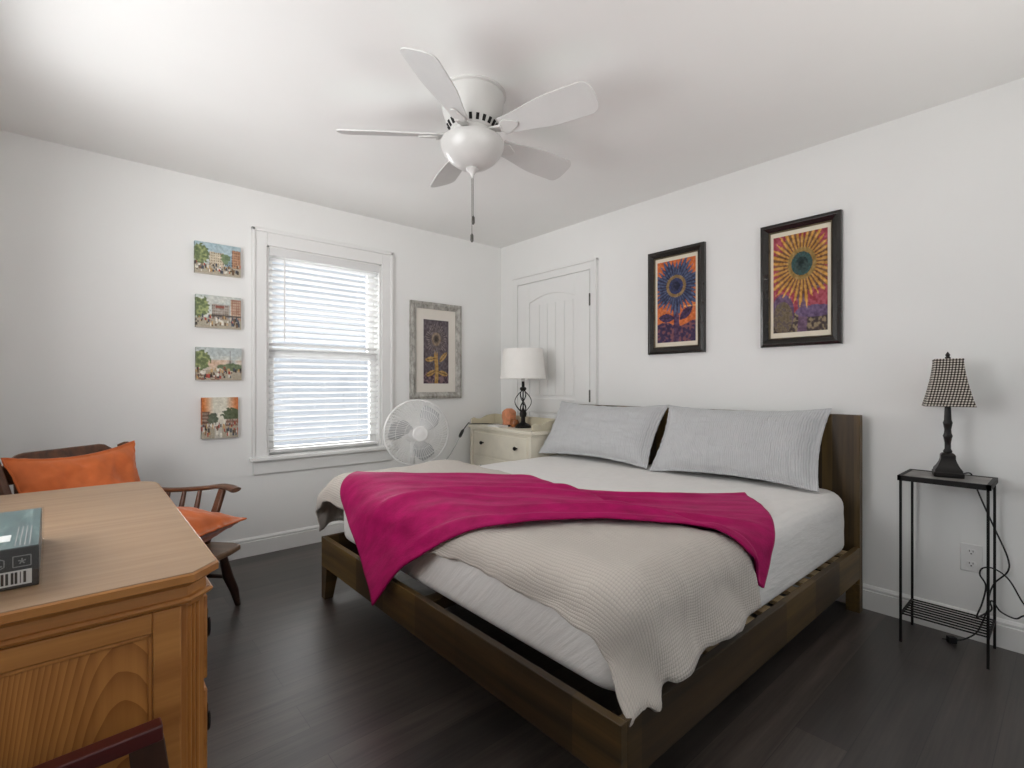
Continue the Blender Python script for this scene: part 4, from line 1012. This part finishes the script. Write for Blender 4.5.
# ------------------------------------------------------------------ pine dresser in the foreground
dr = thing('pine_dresser', 'honey pine dresser with canted corners and painted top sheen in the foreground', 'dresser', (-3.1, -1.96, 0))
DXR, DXL, DYN, DYF, DZ = -2.806, -3.40, -2.545, -1.395, 0.79
def dpoly(d):
    c = 0.048
    out = [(DXL, DYN + d), (DXR - c - d * 0.4, DYN + d), (DXR - d, DYN + c + d * 0.4)]
    for i in range(7):
        a = PI / 2 * i / 6; out.append((DXR - d - 0.075 * (1 - math.cos(a)), DYF - d - 0.075 * (1 - math.sin(a))))
    out.append((DXL, DYF - d)); return out
def slab(name, mat, layers, **k):
    mb = MB().rings([[(x, y, z) for x, y in dpoly(d)] for d, z in layers]); return mb.build(name, mat, dr, angle=30, **k)
slab('top', 'pine_x', [(0.006, DZ - 0.020), (0.0, DZ - 0.017), (0.0, DZ - 0.004), (0.004, DZ - 0.001)])
slab('top_sheen', 'pine_top_sheen', [(0.0035, DZ - 0.0015), (0.0045, DZ)])  # thin skin that carries the painted sheen
slab('top_moulding', 'pine_x', [(0.020, DZ - 0.030), (0.016, DZ - 0.027), (0.010, DZ - 0.022), (0.008, DZ - 0.020)])
slab('frieze', 'pine_x', [(0.020, DZ - 0.049), (0.021, DZ - 0.030)])
slab('bead_moulding', 'pine_x', [(0.020, DZ - 0.062), (0.011, DZ - 0.058), (0.009, DZ - 0.053), (0.013, DZ - 0.049), (0.020, DZ - 0.048)])
slab('body', 'pine', [(0.024, 0.09), (0.024, DZ - 0.06)])
MB().box((-3.335, DYN + 0.0225, 0.18), (-2.912, DYN + 0.0255, 0.70)).build('side_panel', 'pine_panel', dr)
slab('plinth', 'pine_x', [(0.010, 0.0), (0.010, 0.085), (0.018, 0.095), (0.024, 0.10)])
yb = DYN + 0.024
mb = MB(); mb.box((-2.915, yb - 0.008, 0.10), (-2.872, yb, DZ - 0.062)); mb.box((-3.40, yb - 0.008, 0.10), (-3.33, yb, DZ - 0.062)); mb.box((-3.33, yb - 0.008, 0.69), (-2.915, yb, DZ - 0.062)); mb.box((-3.33, yb - 0.008, 0.10), (-2.915, yb, 0.19))
mb.build('side_frame', 'pine_x', dr, bevel=0.003)
mb = MB(); mb.box((-2.922, yb - 0.005, 0.19), (-2.915, yb, 0.69)); mb.box((-3.33, yb - 0.005, 0.683), (-2.915, yb, 0.69)); mb.build('panel_bead', 'pine', dr, bevel=0.002)
mb = MB()
for t in (0.25, 0.5, 0.75):
    x, y = -2.867 + 0.030 * t, yb + 0.0 + 0.028 * t; mb.tube([(x + 0.002, y - 0.001, 0.12), (x + 0.002, y - 0.001, DZ - 0.07)], 0.0035, 8)
mb.build('corner_reeding', 'pine', dr)
for k, (z0, z1) in enumerate(((0.54, 0.71), (0.34, 0.52), (0.12, 0.32))):
    d = MB().box((DXR - 0.026, DYN + 0.09, z0), (DXR - 0.012, DYF - 0.075, z1)).build('drawer', 'pine_x', dr, bevel=0.004)
    for y in (DYN + 0.14, DYF - 0.22):
        zc = (z0 + z1) / 2 + 0.03; mb = MB().box((DXR - 0.013, y - 0.035, zc - 0.02), (DXR - 0.009, y + 0.035, zc + 0.02))
        mb.tube(spline([(DXR - 0.008, y - 0.03, zc), (DXR - 0.007, y - 0.03, zc - 0.012), (DXR - 0.007, y - 0.02, zc - 0.04), (DXR - 0.007, y + 0.02, zc - 0.04), (DXR - 0.007, y + 0.03, zc - 0.012), (DXR - 0.008, y + 0.03, zc)], 4), 0.004, 6)
        mb.build('bail_pull', 'black', d)
# boxed item on the dresser
bxw = thing('retail_box', 'teal and black product box with barcode on the pine dresser', 'box', (-3.067, -2.432, DZ))
bx_r, bx_l, by_n, by_f, bz = -3.067, -3.36, -2.432, -2.085, DZ + 0.070
MB().box((bx_l, by_n, DZ), (bx_r, by_f, bz - 0.0008)).build('carton', 'box_black', bxw, bevel=0.0015)
MB().box((bx_l + .001, by_n + .001, bz - 0.0008), (bx_r - .001, by_f - .001, bz)).build('lid_print', 'teal', bxw)
mb = MB().box((-3.26, by_n + 0.055, bz), (-3.105, by_n + 0.105, bz + 0.0005)); o = mb.build('lid_label', 'label', bxw)
mb = MB()
for k in range(9): mb.box((-3.235 + k * 0.012, by_n + 0.083, bz + 0.0005), (-3.229 + k * 0.012, by_n + 0.091, bz + 0.0008))
mb.build('printed_line', 'box_grey', o)
mb = MB()
for k in range(4): mb.box((-3.098 + k * 0.006, by_n + 0.012, bz), (-3.0965 + k * 0.006, by_n + 0.17, bz + 0.0004))
mb.build('lid_stripes', 'box_grey', bxw)
o = MB().box((-3.30, by_n - 0.0006, DZ + 0.006), (-3.076, by_n, DZ + 0.031)).build('barcode_label', 'label', bxw)
mb = MB(); x = -3.295; rr = random.Random(3)
while x < -3.082:
    w_ = rr.choice((0.0012, 0.002, 0.0034)); mb.box((x, by_n - 0.001, DZ + 0.009), (x + w_, by_n - 0.0005, DZ + 0.0285)); x += w_ + rr.choice((0.0012, 0.002, 0.003))
mb.build('bars', 'box_black', o)
def flatline(mb, pts, w, closed=True):
    n = len(pts)
    for i in range(n if closed else n - 1): mb.bar(pts[i], pts[(i + 1) % n], w, 0.0006, up=(0, 1, 0))
yy = by_n - 0.0003; mb = MB()
hx, hz = -3.119, DZ + 0.0455
flatline(mb, [(hx + 0.011 * math.cos(a), yy, hz + 0.011 * math.sin(a)) for a in [PI/6 + k * PI/3 for k in range(6)]], 0.0014)
for a in (PI/2, PI*7/6, -PI/6): mb.bar((hx, yy, hz), (hx + 0.008 * math.cos(a), yy, hz + 0.008 * math.sin(a)), 0.0022, 0.0006, up=(0, 1, 0))
mb.build('hexagon_icon', 'box_grey', bxw)
mb = MB(); flatline(mb, [(-3.099, yy, DZ + 0.037), (-3.077, yy, DZ + 0.037), (-3.077, yy, DZ + 0.055), (-3.099, yy, DZ + 0.055)], 0.0014)
for a in range(5): mb.bar((-3.088, yy, DZ + 0.046), (-3.088 + 0.005 * math.cos(PI/2 + a * 1.2566), yy, DZ + 0.046 + 0.005 * math.sin(PI/2 + a * 1.2566)), 0.0018, 0.0006, up=(0, 1, 0))
mb.build('square_icon', 'box_grey', bxw)
mb = MB().box((bx_l - 0.001, by_n - 0.003, DZ), (bx_r + 0.004, by_f + 0.003, bz + 0.0015)); mb.build('clear_wrap', 'film', bxw, bevel=0.002)

bxw.rotation_euler[2] = 0.035

# ------------------------------------------------------------------ dark red luggage rack in front of the dresser
st = thing('luggage_rack', 'dark red wooden rack rail on brown legs in front of the pine dresser', 'rack', (-3.03, -2.70, 0))
for yv in (-2.60, -2.86):
    o = MB().bar((-3.20, yv, 0.545), (-2.908, yv, 0.556), 0.030, 0.026).build('top_rail', 'red_wood', st, bevel=0.003)
    for x in (-2.93, -3.17):
        sx = 1 if x > -3.05 else -1; s0 = -1 if yv < -2.7 else 1
        L = [[(x - 0.028 + sx*0.05, yv - 0.012 , 0), (x + 0.04 + sx*0.05, yv - 0.012, 0), (x + 0.04 + sx*0.05, yv + 0.012, 0), (x - 0.028 + sx*0.05, yv + 0.012, 0)], [(x - 0.024, yv - 0.011, 0.544), (x + 0.024, yv - 0.011, 0.544), (x + 0.024, yv + 0.011, 0.544), (x - 0.024, yv + 0.011, 0.544)]]
        MB().rings(L).build('leg', 'stool_leg', st, bevel=0.002)
for x in (-2.945, -3.155): MB().box((x - 0.012, -2.86, 0.17), (x + 0.012, -2.60, 0.20)).build('stretcher', 'stool_leg', st)
for x in (-3.09, -3.15): MB().box((x - 0.02, -2.875, 0.5605 - 0.004 + (x + 2.99) * 0.038), (x + 0.02, -2.585, 0.5665 + (x + 2.99) * 0.038)).build('strap', 'rubber', st)
